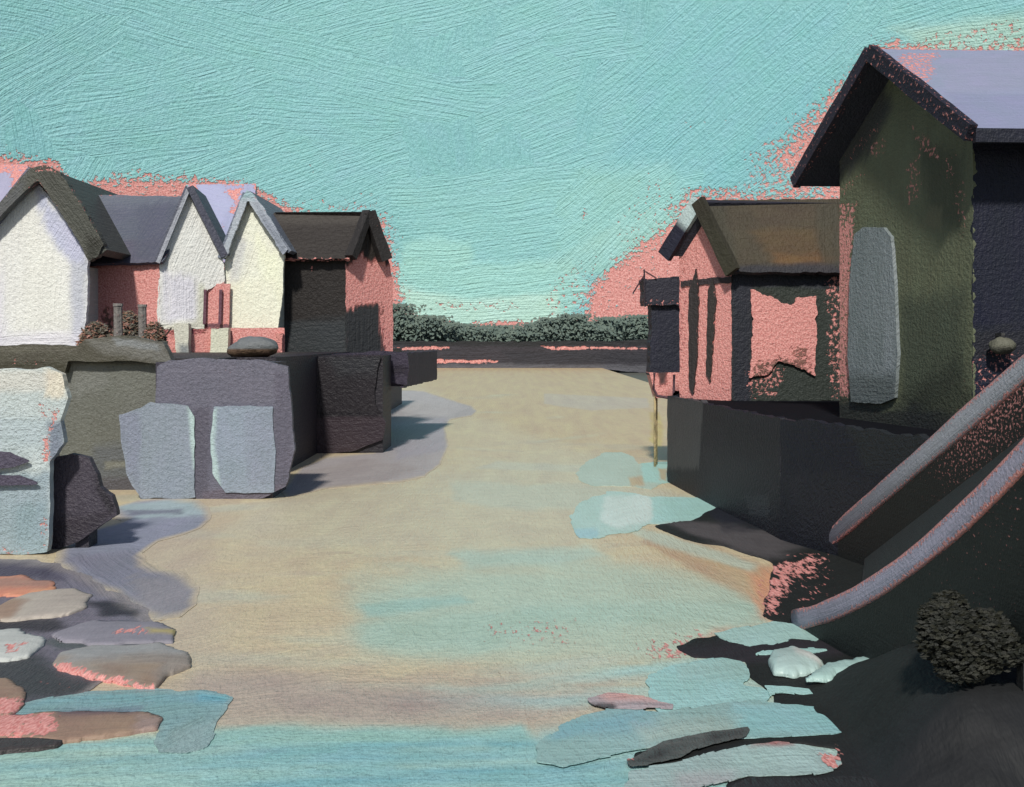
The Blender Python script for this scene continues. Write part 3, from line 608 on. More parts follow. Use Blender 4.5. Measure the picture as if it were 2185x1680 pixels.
# ---------------------------------------------------------------- FAR SIDE
fb = sheet('far_bank', Ground(.12), [(-900, y_) for y_ in (141, 700)] and [Ground(.12).loc(p) for p in ((-400, 145, 0), (400, 145, 0), (400, 690, 0), (-400, 690, 0))], (84, 92, 86), M_far, [], .7, None, 8, local=True, ang=2)
tag(fb, kind='structure')
o = sheet('breakwater', up(140), '790,730 830,728 960,730 1010,728 1100,730 1200,728 1300,728 1400,724 1470,722 1470,806 1300,790 1150,792 1010,790 930,796 790,800', (58, 56, 62), M_far,
          [L('790,720 1480,716 1480,738 1100,740 960,738 790,738', (40, 42, 44), 4, 4, 14, 1, 0, .9), L('925,764 1000,768 1070,768 1060,776 930,776', None, 3, 3, 12, None, .95, 1), L('790,742 960,738 960,745 790,752', None, 3, 2, 12, None, .9, 1),
           L('1150,738 1400,740 1400,746 1180,748', None, 3, 2, 12, None, .85, 1), L('930,778 1100,776 1480,780 1480,800 930,800', (92, 92, 98), 4, 4, 14, 1, 0, .9), L('1070,750 1390,752 1390,775 1100,778', (52, 52, 58), 4, 4, 14, 1, 0, .8)], 2.5, None, cell=2.5, jit=2.5, ang=1)
tag(o, 'long low dark breakwater with pink streaks across the far water', 'breakwater')
FOL = [(92, 108, 100), (97, 112, 103), (88, 104, 98), (102, 116, 106)]
far = [(850, 658, 62, 150, 'rounded grey green tree next to the dark shed on the far shore'), (915, 684, 44, 154, 'small grey green tree second from the dark shed on the far shore'), (985, 698, 56, 158, 'low spreading grey green tree above the broken pink streak of the breakwater'),
       (1065, 700, 60, 160, 'low wide grey green tree in the middle of the far shore'), (1145, 696, 52, 158, 'low grey green tree under the pale bank of cloud'), (1222, 678, 54, 152, 'tall rounded grey green tree third from the hut on the far shore'),
       (1300, 684, 50, 155, 'grey green tree second from the hut on the far shore'), (1365, 680, 46, 150, 'grey green tree closest to the dark hut on the far shore')]
for i, (u, v0, hw, y, lab) in enumerate(far):
    x, zt = at(u, 0, y)[0], at(u, v0, y)[2]; w_ = 1.3 * hw / F * y; zb_ = .1; s = Solid(); r0 = random.Random(i + 3)
    e = empty('tree', (x, y, zb_), lab, 'tree', 'trees on the far shore')
    lob = [(r0.uniform(-.75, .75), r0.uniform(.7, 1.0)) for _ in range(8)] + [(0, 1.08)]
    def smp(r, lob=lob, x=x, y=y, w_=w_, zt=zt):
        cx, cz = r.choice(lob); a, b_, c_ = r.gauss(0, .28), r.gauss(0, .3), abs(r.gauss(0, .5))
        return (x + (cx + a) * w_, y + b_ * 2.5, 1.2 + (zt - 1.2) * max(.06, cz - c_ * .45))
    leaves(s, 4200, smp, .30, FOL, i + 40, .5, 1.6, 7.0).build('crown', M_far, 150, e)
    Solid().sweep([(x, y, 0), (x + .1, y, 1.5), (x, y, zt * .7)], .5, .5, (70, 66, 62), 0, 7).build('trunk', M_far, 150, e, True)

# ---------------------------------------------------------------- RIGHT QUAY
RQ = 2.1
A_, B_, C_ = np.array((3.82, 28.0)), np.array((4.62, 19.6)), np.array((6.25, 13.4))
e = empty('quay', (6, 20, 0), 'dark navy quay under the green house and the pink shack', 'quay')
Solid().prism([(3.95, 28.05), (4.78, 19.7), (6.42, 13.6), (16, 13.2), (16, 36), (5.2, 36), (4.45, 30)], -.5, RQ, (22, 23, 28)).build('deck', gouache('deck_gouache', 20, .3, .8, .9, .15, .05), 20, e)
def vface(name, p, q, z0, z1, c, lay=(), **k):
    d = dict(parent=e, thick=.12, jit=7, jf=30); d.update(k)
    return quad(name, (*p, z0), (*q, z0), (*q, z1), (*p, z1), 20, c, M_near, lay, **d)
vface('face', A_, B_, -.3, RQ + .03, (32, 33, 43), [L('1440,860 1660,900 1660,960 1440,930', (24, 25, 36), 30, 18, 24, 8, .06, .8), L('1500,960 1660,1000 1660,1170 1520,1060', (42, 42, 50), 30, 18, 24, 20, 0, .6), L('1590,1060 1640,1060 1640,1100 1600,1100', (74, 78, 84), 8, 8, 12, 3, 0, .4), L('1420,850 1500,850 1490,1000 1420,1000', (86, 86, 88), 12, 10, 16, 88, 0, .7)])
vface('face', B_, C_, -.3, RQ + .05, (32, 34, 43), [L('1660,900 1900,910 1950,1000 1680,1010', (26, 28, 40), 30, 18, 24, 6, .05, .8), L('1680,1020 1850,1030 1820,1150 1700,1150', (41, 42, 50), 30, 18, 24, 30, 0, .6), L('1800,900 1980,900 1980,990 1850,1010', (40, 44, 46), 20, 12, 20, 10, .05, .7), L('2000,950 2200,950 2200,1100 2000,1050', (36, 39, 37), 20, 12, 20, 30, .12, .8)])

# ---------------------------------------------------------------- GREEN HOUSE
h = empty('house', (6.77, 16.7, RQ), 'tall dark green gabled house with a lilac roof on the right', 'house')
g = np.array((-.227, .974, 0)); O0 = np.array((6.93, 16, 0)); Lh = np.array((1, .05, 0)) / np.linalg.norm((1, .05, 0))
Nn, Ff = O0 + g * .725, O0 + g * 4.58; SG = Plane(Ff, Nn - Ff, (0, 0, 1), 18.5)
Z = lambda p, z: np.array((p[0], p[1], z))
zr, ze = 8.24, 6.46; k_ = (zr - ze) / 2.62
zw = ze + .725 * k_; mid = O0 + g * 2.62
M_g = gouache('green_gouache', 18.5, .3, .8, .6, .13, .25)
sheet('gable_wall', SG, [Z(Ff, RQ - .05), Z(Nn, RQ - .05), Z(Nn, zw - .07), Z(mid, zr - .09), Z(Ff, zw - .07)], GREEN, M_g,
      [L('1780,400 1800,300 1890,160 1900,230 1850,330', (50, 50, 60), 26, 14, 20, 55, 0, .8), L('1960,300 2060,330 2060,500 1980,470', (62, 66, 54), 30, 14, 20, 88, .06, .7),  # navy streak along the left slope is the roof overhang's shadow, painted on
       L('1940,260 1990,290 2010,350 1965,330', None, 18, 16, 14, None, .52, 1), L('1935,330 1965,320 1965,430 1930,450', None, 16, 14, 14, None, .5, 1), L('1850,310 1910,280 1900,310 1860,345', None, 14, 14, 14, None, .5, 1), L('1790,400 1850,350 1850,365 1800,420', None, 12, 12, 14, None, .48, 1),
       L('2010,330 2040,330 2035,400 2015,400', None, 16, 12, 14, None, .46, 1), L('1985,440 2010,445 2005,490 1960,485', (106, 104, 84), 10, 8, 14, 80, .08, .7),
       L('2030,400 2064,380 2066,520 2045,500', None, 14, 14, 12, None, .44, 1), L('1800,330 1880,250 1890,270 1815,350', None, 14, 14, 12, None, .40, 1), L('2000,820 2070,780 2075,930 2010,940', None, 18, 16, 12, None, .40, 1), L('1785,430 1830,430 1818,560 1812,860 1795,880 1780,600', None, 14, 12, 14, None, .62, 1), L('1815,480 1780,480 1780,860 1810,850', None, 10, 10, 14, None, .8, 1),
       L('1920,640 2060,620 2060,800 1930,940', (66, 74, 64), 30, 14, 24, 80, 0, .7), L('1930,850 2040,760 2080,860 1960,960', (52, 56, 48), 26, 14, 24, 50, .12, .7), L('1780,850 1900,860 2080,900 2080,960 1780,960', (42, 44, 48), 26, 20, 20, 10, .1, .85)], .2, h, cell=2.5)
Fb, Nb = Ff + Lh * 7.5, Nn + Lh * 7.5
s = Solid(); s.prism([(Ff + Lh * .15 + g * -.02)[:2], (Nn + Lh * .15 + g * .1)[:2], (Nb + g * .1)[:2], Fb[:2]], RQ - .05, zw - .3, (48, 52, 50)); s.build('core', M_g, 18, h)
SB = Plane(Nn, Lh, (0, 0, 1), 16.7)
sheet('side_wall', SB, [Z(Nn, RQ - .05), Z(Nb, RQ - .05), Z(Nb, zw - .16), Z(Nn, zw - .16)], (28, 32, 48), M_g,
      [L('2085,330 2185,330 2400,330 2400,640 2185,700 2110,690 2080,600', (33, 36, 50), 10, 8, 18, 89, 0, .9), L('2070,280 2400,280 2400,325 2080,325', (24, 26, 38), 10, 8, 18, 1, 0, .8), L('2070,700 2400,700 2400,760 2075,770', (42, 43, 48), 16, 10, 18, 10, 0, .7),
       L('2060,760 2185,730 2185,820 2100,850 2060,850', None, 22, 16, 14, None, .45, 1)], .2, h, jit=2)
ov = -Lh * .45
R0, R1 = Z(mid, zr) + ov, Z(mid, zr) + Lh * 7.8; E0, E1 = Z(O0, ze) + ov, Z(O0, ze) + Lh * 7.8; G0, G1 = Z(O0 + g * 5.24, ze) + ov, Z(O0 + g * 5.24, ze) + Lh * 7.8
quad('roof', E0, E1, R1, R0, 17, LILAC, gouache('lilac_gouache', 17, .5, .5, .6, .07),
     [L('1920,110 2010,110 2000,160 1960,190 1900,130', None, 16, 14, 14, None, .62, 1), L('2040,240 2080,250 2080,280 2030,280', None, 10, 8, 12, None, .45, 1), L('1990,130 2185,110 2400,110 2400,180 2020,200', (142, 146, 170), 18, 10, 20, 2, 0, .7), L('2020,200 2400,200 2400,280 2060,280', (132, 136, 166), 18, 10, 20, 4, 0, .6)], parent=h, thick=.16, edgepink=(10, .75), ang=4, jit=2)
slab('roof', [R0, R1, G1, G0], .16, (46, 47, 58), M_g, 18, h)
def rake(name, a, b_, w_, hh, c, u): return beam(name, a, b_, w_, hh, c, M_g, 18, h, u, .06, 4, 14)
dz = np.array((0, 0, -.06)); so_ = -Lh * .05
rake('barge_board', R0 + so_ + dz, E0 + so_ + dz + g * -.02, .14, .26, (38, 39, 50), .40)
rake('barge_board', R0 + so_ + dz, G0 + so_ + dz, .14, .24, (48, 46, 58), .36)
for a, b_, n_ in ((E0, E1, 'fascia'),): beam(n_, a + np.array((0, -.03, -.1)), b_ + np.array((0, -.03, -.1)), .1, .2, (38, 40, 52), M_g, 17, h, .05)
so2 = -.02
S_d = Plane(Ff + np.array(SG.n) * .06, Nn - Ff, (0, 0, 1), 18.5)
sheet('door', S_d, '1822,500 1840,486 1885,486 1900,505 1908,600 1914,760 1908,850 1880,862 1815,858 1808,760 1812,600', (128, 137, 140), M_g,
      [L('1815,500 1850,490 1845,840 1812,840', (122, 131, 134), 10, 6, 14, 89, 0, .7), L('1880,500 1905,520 1910,830 1885,830', (142, 150, 155), 8, 6, 14, 89, 0, .6), L('1808,800 1912,800 1912,870 1808,870', (96, 104, 104), 16, 8, 16, 3, 0, .8)], .06, h, jit=2)
lx = Nn + Lh * .36; lz = EYE + (VH - 738) / F * 16.6
lo_ = beam('lamp_arm', (lx[0], lx[1] + .0, lz + .16), (lx[0], lx[1] - .22, lz + .16), .05, .05, (60, 60, 60), M_g, 16, h)
lc = Solid().blob((lx[0], lx[1] - .22, lz), (.19, .16, .125), (100, 100, 88), .1, 20, 12, .25, 5, (84, 84, 76)).build('lamp', M_g, 16, h, True)

# ---------------------------------------------------------------- PINK SHACK
h = empty('shack', (5.0, 26, RQ), 'small pink shack with a brown roof and a big dark framed opening', 'shack')
gs_ = np.array((-.7, .714, 0)); gs_ /= np.linalg.norm(gs_); n0 = np.array((5.01, 26, 0)); f0 = n0 + gs_ * 1.47; SA = Plane(f0, n0 - f0, (0, 0, 1), 27)
M_s = gouache('shack_gouache', 26.5, .4, .75, .6, .14, .25)
apx = n0 + gs_ * .74; zr2 = 6.74
sheet('gable_wall', SA, [Z(f0, RQ), Z(n0, RQ), Z(n0, 5.35), Z(apx, zr2 - .1), Z(f0, 5.7)], (206, 128, 122), M_s, [L('1435,540 1465,540 1470,640 1455,850 1440,850', (150, 92, 90), 6, 6, 12, 88, .6, .5)], .15, h, bpink=1, jit=2)
for pol, c in (('1468,628 1484,575 1490,640 1486,760 1478,842 1470,830 1468,700', (58, 54, 54)), ('1510,620 1520,590 1526,640 1518,760 1514,815 1506,800 1508,700', (60, 56, 54)), ):
    sheet('shutter', Plane(f0 + SA.n * .05, n0 - f0, (0, 0, 1), 27), pol, c, M_s, [], .05, h, jit=2.5, cell=2, edgepink=(5, .4), jst=2)
sheet('lintel', Plane(f0 + SA.n * .03, n0 - f0, (0, 0, 1), 27), '1452,600 1560,590 1560,603 1452,612', (60, 54, 56), M_s, [], .04, h, jit=3, cell=2, edgepink=(5, .5))
pe = n0 + np.array((3.4, 0, 0))
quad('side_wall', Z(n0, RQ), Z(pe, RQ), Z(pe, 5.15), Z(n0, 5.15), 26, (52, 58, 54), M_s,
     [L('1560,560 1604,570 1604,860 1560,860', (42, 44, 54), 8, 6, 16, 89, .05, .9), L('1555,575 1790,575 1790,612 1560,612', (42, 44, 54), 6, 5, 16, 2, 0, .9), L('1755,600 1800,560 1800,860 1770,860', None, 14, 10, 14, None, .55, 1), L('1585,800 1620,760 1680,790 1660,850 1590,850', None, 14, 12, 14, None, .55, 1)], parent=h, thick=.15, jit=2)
Solid().prism([(n0 + np.array((.1, .15, 0)))[:2], (pe + np.array((0, .15, 0)))[:2], (pe + np.array((0, 2, 0)))[:2], (f0 + np.array((.2, .05, 0)))[:2]], RQ, 5.1, (90, 66, 66)).build('core', M_s, 26, h)
sheet('window', up(25.93), '1602,618 1640,632 1668,645 1690,652 1700,636 1742,630 1742,720 1738,800 1700,782 1660,770 1640,800 1600,806 1606,700', (206, 128, 122), M_s,
      [L('1600,775 1660,760 1740,790 1740,830 1600,830', (58, 66, 56), 10, 14, 12, 88, .5, .8), L('1690,740 1720,740 1730,780 1690,780', (58, 66, 56), 10, 12, 12, 88, .4, .7)], .05, h, bpink=1, jit=4, jf=12, cell=2)
so3 = np.array((-.16, -.14, 0)); ea = n0 - gs_ * .12 + np.array((-.05, -.2, 0)); ez = 5.02
quad('roof', Z(ea, ez) + so3 * .3, Z(ea, ez) + np.array((3.3, 0, 0)), Z(apx, zr2) + np.array((3.4, 0, 0)), Z(apx, zr2) + so3, 26, (68, 62, 50), M_s,
     [L('1600,440 1775,440 1775,480 1620,480', (74, 64, 52), 16, 10, 18, 3, 0, .7), L('1600,490 1780,490 1780,560 1650,565', (84, 68, 48), 18, 12, 18, 5, 0, .8), L('1650,540 1780,545 1780,575 1660,570', (106, 76, 46), 12, 10, 16, 3, 0, .6), L('1490,430 1545,440 1570,540 1560,590 1530,520', (60, 58, 48), 12, 8, 16, -60, 0, .9), L('1560,565 1800,560 1800,600 1560,600', (46, 47, 54), 8, 6, 16, 2, 0, .9), L('1740,440 1790,430 1790,570 1750,560', (60, 58, 48), 10, 8, 16, 85, .05, .7)],
     parent=h, thick=.14, edgepink=(5, .3), jit=3, ang=3)
fe = n0 + gs_ * 1.72
slab('roof', [Z(apx, zr2) + so3, Z(apx, zr2) + np.array((3.4, 0, 0)), Z(fe, 5.55) + np.array((3.4, 0, 0)), Z(fe, 5.55) + so3], .14, (48, 48, 58), M_s, 26, h)
beam('barge_board', Z(apx, zr2 - .02) + so3 * 1.1, Z(fe, 5.48) + so3 * 1.1, .12, .36, (42, 43, 56), M_s, 26, h, .12, cfun=lambda t: ((186, 204, 204), 0) if t < .38 else ((42, 43, 56), .14))
beam('barge_board', Z(apx, zr2 - .02) + so3 * 1.1, Z(ea, ez) + so3 * .4, .14, .34, (60, 58, 48), M_s, 26, h, .02)
# hut on a post
h = empty('hut', (4.0, 31, RQ), 'small dark box hut on a broad post left of the pink shack', 'hut')
M_h = M_s
xs = lambda u, y=31: at(u, 0, y)[0]; zs = lambda v, y=31: at(0, v, y)[2]
sheet('box', up(31), '1372,596 1452,590 1452,655 1440,650 1376,652', (46, 46, 56), M_h, [L('1370,635 1455,635 1455,655 1370,655', None, 5, 5, 12, None, .45, 1)], 1.1, h, jit=2.5, edgepink=(6, .3))
sheet('post', up(31.15), '1388,640 1456,640 1454,740 1456,800 1430,815 1386,800 1390,700', (42, 44, 56), M_h, [], .8, h, jit=2.5)
sheet('footing', up(31.1), '1384,795 1470,795 1470,850 1400,850', (206, 128, 122), M_h, [L('1395,780 1425,785 1420,820 1408,822', (44, 48, 50), 5, 5, 12, 88, .1, .9)], .8, h, bpink=1, jit=2)
beam('bracket', at(1374, 588, 30.95), at(1350, 626, 30.95), .04, .04, (76, 54, 62), M_h, 31, h, .3, n=6); beam('bracket', at(1374, 575, 30.95), at(1376, 655, 30.95), .05, .05, (56, 50, 58), M_h, 31, h, .2, n=6)
beam('bracket', at(1374, 578, 30.95), at(1400, 594, 30.95), .04, .04, (90, 64, 68), M_h, 31, h, .3, n=6)
for u_, y_ in ((1397, 31.3), (1440, 31.4), (1400, 31.8)): Solid().sweep([(at(u_, 0, y_)[0], y_, -.4), (at(u_, 0, y_)[0], y_, 2.0)], .07, .07, (176, 160, 122), .05, 7).build('pile', M_h, 31, h, True)
s = Solid().sweep([at(1396, 796, 30.1), at(1394, 830, 30.1), at(1402, 845, 30.1), at(1430, 850, 30.1), at(1437, 846, 30.1), at(1438, 800, 30.1)], .075, .075, (96, 72, 80), .05, 6)
o = s.build('mooring_hook', M_h, 30, None, True); tag(o, 'thin bent metal mooring hook on the pink footing below the hut', 'hook')
# ---------------------------------------------------------------- GANGWAY
h = empty('gangway', (4.5, 14, 0), 'steep dark gangway with two thick grey handrails coming down to the water', 'gangway')
dd = np.array((.74, -5.5, 2.95))
def rail_pts(p0, t1, sag, t0=-.02, n=22): 
    out = []
    for i in range(n):
        t = t0 + (t1 - t0) * i / (n - 1); q = (i / (n - 1)); out.append(np.array(p0) + dd * t + np.array((0, 0, -sag * 4 * q * (1 - q))))
    return out
p1, p2 = np.array((5.0, 18.5, .12)), np.array((3.48, 13.9, .1))
r1, r2 = rail_pts(p1, 1.1, .0), rail_pts(p2, .93, .30)
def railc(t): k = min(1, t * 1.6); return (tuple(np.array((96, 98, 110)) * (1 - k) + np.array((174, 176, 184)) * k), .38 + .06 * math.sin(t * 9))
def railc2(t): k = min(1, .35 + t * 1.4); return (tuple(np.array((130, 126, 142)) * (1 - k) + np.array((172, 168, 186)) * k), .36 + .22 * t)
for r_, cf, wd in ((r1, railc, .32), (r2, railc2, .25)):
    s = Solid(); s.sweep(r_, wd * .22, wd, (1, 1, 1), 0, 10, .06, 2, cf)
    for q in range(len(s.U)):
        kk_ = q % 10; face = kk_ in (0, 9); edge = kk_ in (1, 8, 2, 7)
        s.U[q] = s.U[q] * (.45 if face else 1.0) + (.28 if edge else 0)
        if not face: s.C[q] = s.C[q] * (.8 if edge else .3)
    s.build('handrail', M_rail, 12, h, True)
def panel(r_, drop, c, name, u, hot=0):
    pts = [np.array(q) for q in r_]; s = Solid(); n = len(pts); uu = [u + hot * sstep(.45, .8, i / (n - 1)) for i in range(n)]
    rows = [[s.v(np.array((q[0], q[1], max(-.1, q[2] - .1 - (drop - .1) * f))), c, float(uu[i]) * (1 - .45 * f)) for i, q in enumerate(pts)] for f in (0, .3, .65, 1)]
    back = [[s.v(np.array((q[0] + .06, q[1], max(-.1, q[2] - .1 - (drop - .1) * f))), c, u) for q in pts] for f in (0, 1)]
    for ra_, rb_ in zip(rows[:-1], rows[1:]):
        for i in range(n - 1): s.Q.append((ra_[i], ra_[i + 1], rb_[i + 1], rb_[i]))
    for i in range(n - 1): s.Q += [(back[0][i + 1], back[0][i], back[1][i], back[1][i + 1]), (rows[3][i], rows[3][i + 1], back[1][i + 1], back[1][i])]
    return s.build(name, gouache('gangway_gouache', 12, .3, .5, .6, .16, .25), 12, h)
panel(r1, 1.1, (36, 38, 37), 'side_panel', .2, .38); panel(r2, 1.5, (33, 38, 37), 'side_panel', .02, .3)
s = Solid(); n_ = 22
ta = [s.v(np.array((q[0], q[1], max(-.05, q[2] - .75))), (44, 46, 46), .12) for q in r1[6:]]; tb = [s.v(np.array((q[0] + .06, q[1], max(-.06, q[2] - .75))), (44, 46, 46), .05) for q in r2[6:]]
for i in range(len(ta) - 1): s.Q.append((ta[i], ta[i + 1], tb[i + 1], tb[i]))
s.build('deck', M_rail, 12, h)
for r_, i in ((r1, 20), (r1, 9), (r2, 19), (r2, 9)):
    q = r_[i]; beam('post', (q[0] + .1, q[1], -.1), (q[0] + .1, q[1], q[2] - .05), .12, .12, (40, 42, 44), M_rail, 12, h)
# ---------------------------------------------------------------- RIGHT MUD BANK, PAINTED QUAY REFLECTION AND POOLS
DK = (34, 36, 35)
def rise(x, y): return .62 * sstep(2.75, 3.75, x + (9.3 - y) * .1) * sstep(12.6, 10.2, y)
def bh(A, B, Dm): return .2 * sstep(0, 260, -Dm) * (.6 + .8 * fbm(A / 90, B / 90, 4)) + sstep(0, 60, -Dm) * rise(A * 18 / F, 18 * np.exp(B / 472.0))
mb = sheet('mud_bank_and_reflection', Ground(.01), '1480,1042 1560,1048 1440,1110 1392,1122 1460,1150 1560,1170 1650,1200 1640,1250 1625,1312 1690,1335 1560,1350 1440,1380 1480,1405 1590,1412 1600,1440 1650,1480 1640,1540 1560,1560 1360,1612 1345,1625 1420,1632 1700,1590 1790,1600 1770,1640 1560,1655 1540,1690 1540,1760 3400,1760 2600,1100 1900,1050 1700,1030', DK, gouache('mud_gouache', 13, .3, .7, .65, .15, .2),
           [L('1400,1110 1560,1120 1720,1160 1640,1195 1500,1150', (88, 84, 86), 14, 12, 16, -8, 0, .8), L('1470,1040 1760,1040 1760,1130 1540,1130', (32, 33, 42), 16, 12, 18, 3, 0, .9), L('1640,1200 1780,1190 1740,1240 1690,1260 1660,1310 1620,1320', None, 12, 12, 14, None, .78, 1), L('1690,1230 1780,1210 1760,1300 1700,1330', None, 22, 14, 14, None, .42, 1),  # dark navy at the quay foot is the quay's reflection, painted in
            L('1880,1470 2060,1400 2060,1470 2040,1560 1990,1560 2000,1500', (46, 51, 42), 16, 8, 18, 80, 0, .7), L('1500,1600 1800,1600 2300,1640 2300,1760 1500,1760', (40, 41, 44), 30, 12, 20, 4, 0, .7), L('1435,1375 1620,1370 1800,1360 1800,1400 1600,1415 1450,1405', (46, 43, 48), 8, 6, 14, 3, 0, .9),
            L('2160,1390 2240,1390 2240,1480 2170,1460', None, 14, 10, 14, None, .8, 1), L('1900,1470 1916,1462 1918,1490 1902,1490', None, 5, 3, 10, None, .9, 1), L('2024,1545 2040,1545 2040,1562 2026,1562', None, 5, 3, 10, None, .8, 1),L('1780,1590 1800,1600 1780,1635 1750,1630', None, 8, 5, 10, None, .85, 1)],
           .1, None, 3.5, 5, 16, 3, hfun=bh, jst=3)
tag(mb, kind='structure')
PB = (158, 200, 198)
pools = [('1228,1010 1250,985 1290,966 1325,964 1350,975 1362,992 1390,986 1440,984 1480,986 1498,996 1500,1012 1490,1028 1440,1030 1408,1034 1390,1046 1350,1040 1310,1036 1270,1040 1240,1030', (180, 196, 182), [L('1366,986 1500,984 1500,1036 1370,1030', (166, 208, 200), 6, 5, 14, 3, 0, .9), L('1340,1020 1370,1015 1375,1035 1345,1038', (190, 160, 120), 6, 4, 10, 80, 0, .8), L('1405,1000 1425,1000 1420,1025 1408,1025', (190, 160, 118), 5, 4, 10, 80, 0, .8)]),
         ('1216,1102 1228,1080 1256,1062 1300,1050 1350,1052 1390,1060 1450,1062 1510,1062 1528,1072 1528,1098 1505,1110 1440,1114 1390,1120 1345,1134 1300,1142 1275,1152 1235,1150 1222,1130', (178, 206, 198), [L('1290,1060 1390,1055 1400,1080 1390,1112 1320,1130 1280,1110', (206, 222, 216), 8, 6, 14, 10, 0, .9), L('1390,1062 1530,1062 1530,1110 1390,1115', (166, 208, 202), 6, 5, 14, 2, 0, .9), L('1225,1130 1275,1130 1275,1150 1225,1150', (158, 196, 204), 6, 5, 12, 20, 0, .8)]),
         ('1520,1350 1570,1340 1620,1334 1650,1326 1690,1330 1720,1340 1780,1354 1815,1362 1818,1370 1780,1372 1730,1368 1690,1366 1650,1374 1600,1378 1560,1372', (164, 198, 192), []),
         ('1380,1440 1420,1425 1480,1410 1540,1404 1580,1410 1600,1428 1602,1448 1588,1460 1620,1466 1650,1474 1640,1494 1600,1510 1550,1528 1480,1536 1420,1528 1385,1500', PB, [L('1440,1410 1600,1405 1600,1440 1450,1450', (154, 186, 180), 10, 8, 14, 3, 0, .8)]),
         ('1145,1590 1180,1558 1240,1528 1300,1514 1360,1508 1420,1518 1500,1506 1600,1498 1700,1500 1780,1506 1806,1518 1812,1538 1800,1558 1740,1568 1660,1572 1560,1576 1480,1580 1400,1594 1300,1614 1200,1628 1150,1622', (146, 178, 176), [L('1190,1540 1400,1515 1400,1550 1180,1580', (126, 170, 182), 12, 8, 16, 8, 0, .8), L('1560,1500 1812,1500 1812,1570 1570,1570', (142, 190, 194), 10, 8, 16, 2, 0, .8), L('1350,1545 1580,1530 1570,1575 1380,1590', (168, 182, 172), 12, 8, 16, 6, 0, .6)]),
         ('1340,1640 1420,1628 1480,1618 1540,1602 1600,1588 1660,1580 1710,1584 1755,1600 1792,1616 1800,1628 1785,1640 1740,1648 1680,1652 1600,1654 1540,1668 1450,1690 1330,1694', (158, 180, 178), [L('1560,1600 1740,1590 1740,1640 1560,1640', (168, 196, 192), 10, 8, 16, 2, 0, .7), L('1600,1578 1690,1578 1690,1588 1600,1592', (160, 96, 92), 4, 4, 12, 4, .4, .8), L('1750,1605 1800,1618 1785,1640 1752,1632', None, 7, 5, 10, None, .85, 1), L('1450,1655 1560,1650 1560,1690 1450,1690', (172, 168, 170), 12, 8, 16, 2, .15, .7)])]
for i, (pol, c, lay) in enumerate(pools): mudlike('tide_pool', pol, c, lay, .008 + .004 * i, .0, 12, ep=(3, .15), jit=5, jf=8, jst=7, thick=.008, cell=2.5, mat=gouache('pool_gouache', 13, .55, .8, .4, .08, .35, 1.2, .25))
mudlike('mud_streak', '1250,1490 1300,1480 1380,1488 1440,1500 1440,1516 1380,1512 1300,1510 1262,1500', (172, 160, 164), [L('1240,1470 1420,1472 1420,1492 1300,1492', (206, 156, 146), 8, 6, 12, 3, .35, .8), L('1255,1500 1310,1500 1310,1515 1260,1512', (54, 52, 54), 4, 4, 10, 3, 0, .9)], .034, .0, thick=.006)
mudlike('mud_streak', '1335,1622 1420,1585 1520,1560 1600,1552 1590,1572 1480,1600 1450,1618 1380,1632 1345,1632', (56, 56, 56), [L('1420,1590 1500,1570 1520,1600 1430,1615', (92, 96, 94), 10, 8, 14, 10, 0, .7), L('1330,1605 1360,1600 1352,1630 1332,1630', None, 6, 4, 10, None, .7, 1)], .038, .0, thick=.004, fade=(9, (96, 100, 98), .6))
mudlike('mud_streak', '1560,1692 1555,1672 1600,1660 1800,1655 2000,1665 2000,1692', (44, 44, 46), [], .042, .0, thick=.006)
ice = gouache('foam_gouache', 12, .55, .5, .4, .05, .4)
o = sheet('ice_floe', Ground(.06), '1636,1408 1648,1388 1690,1384 1730,1398 1760,1420 1740,1436 1690,1440 1650,1436', (172, 196, 192), ice, [L('1690,1390 1750,1400 1750,1425 1700,1410', (200, 200, 194), 6, 4, 12, -20, 0, .8)], .03, None, 2, 3, 14, 5, height=.10, rim=26, lump=.25); tag(o, 'thick pale lump of ice lying on the dark mud bank', 'ice')
o = sheet('ice_floe', Ground(.11), '1735,1432 1790,1408 1850,1404 1894,1420 1880,1432 1800,1440 1760,1452 1720,1448', (164, 194, 190), ice, [], .03, None, 2, 4, 12, 5, height=.05, rim=16, lump=.3); tag(o, 'thin pointed pale ice floe right of the thick lump on the mud', 'ice')
for pol, zz in (('1630,1462 1700,1468 1760,1472 1795,1480 1780,1486 1700,1482 1640,1478', .03), ('1600,1396 1660,1388 1720,1382 1770,1384 1765,1390 1700,1392 1640,1400', .03), ('1520,1046 1560,1044 1590,1050 1570,1056 1530,1054', .03)):
    mudlike('tide_pool', pol, (164, 204, 200), [], zz, .0, 12, jit=5, jf=6, jst=8, thick=.008, cell=2, mat=MATS['pool_gouache'])
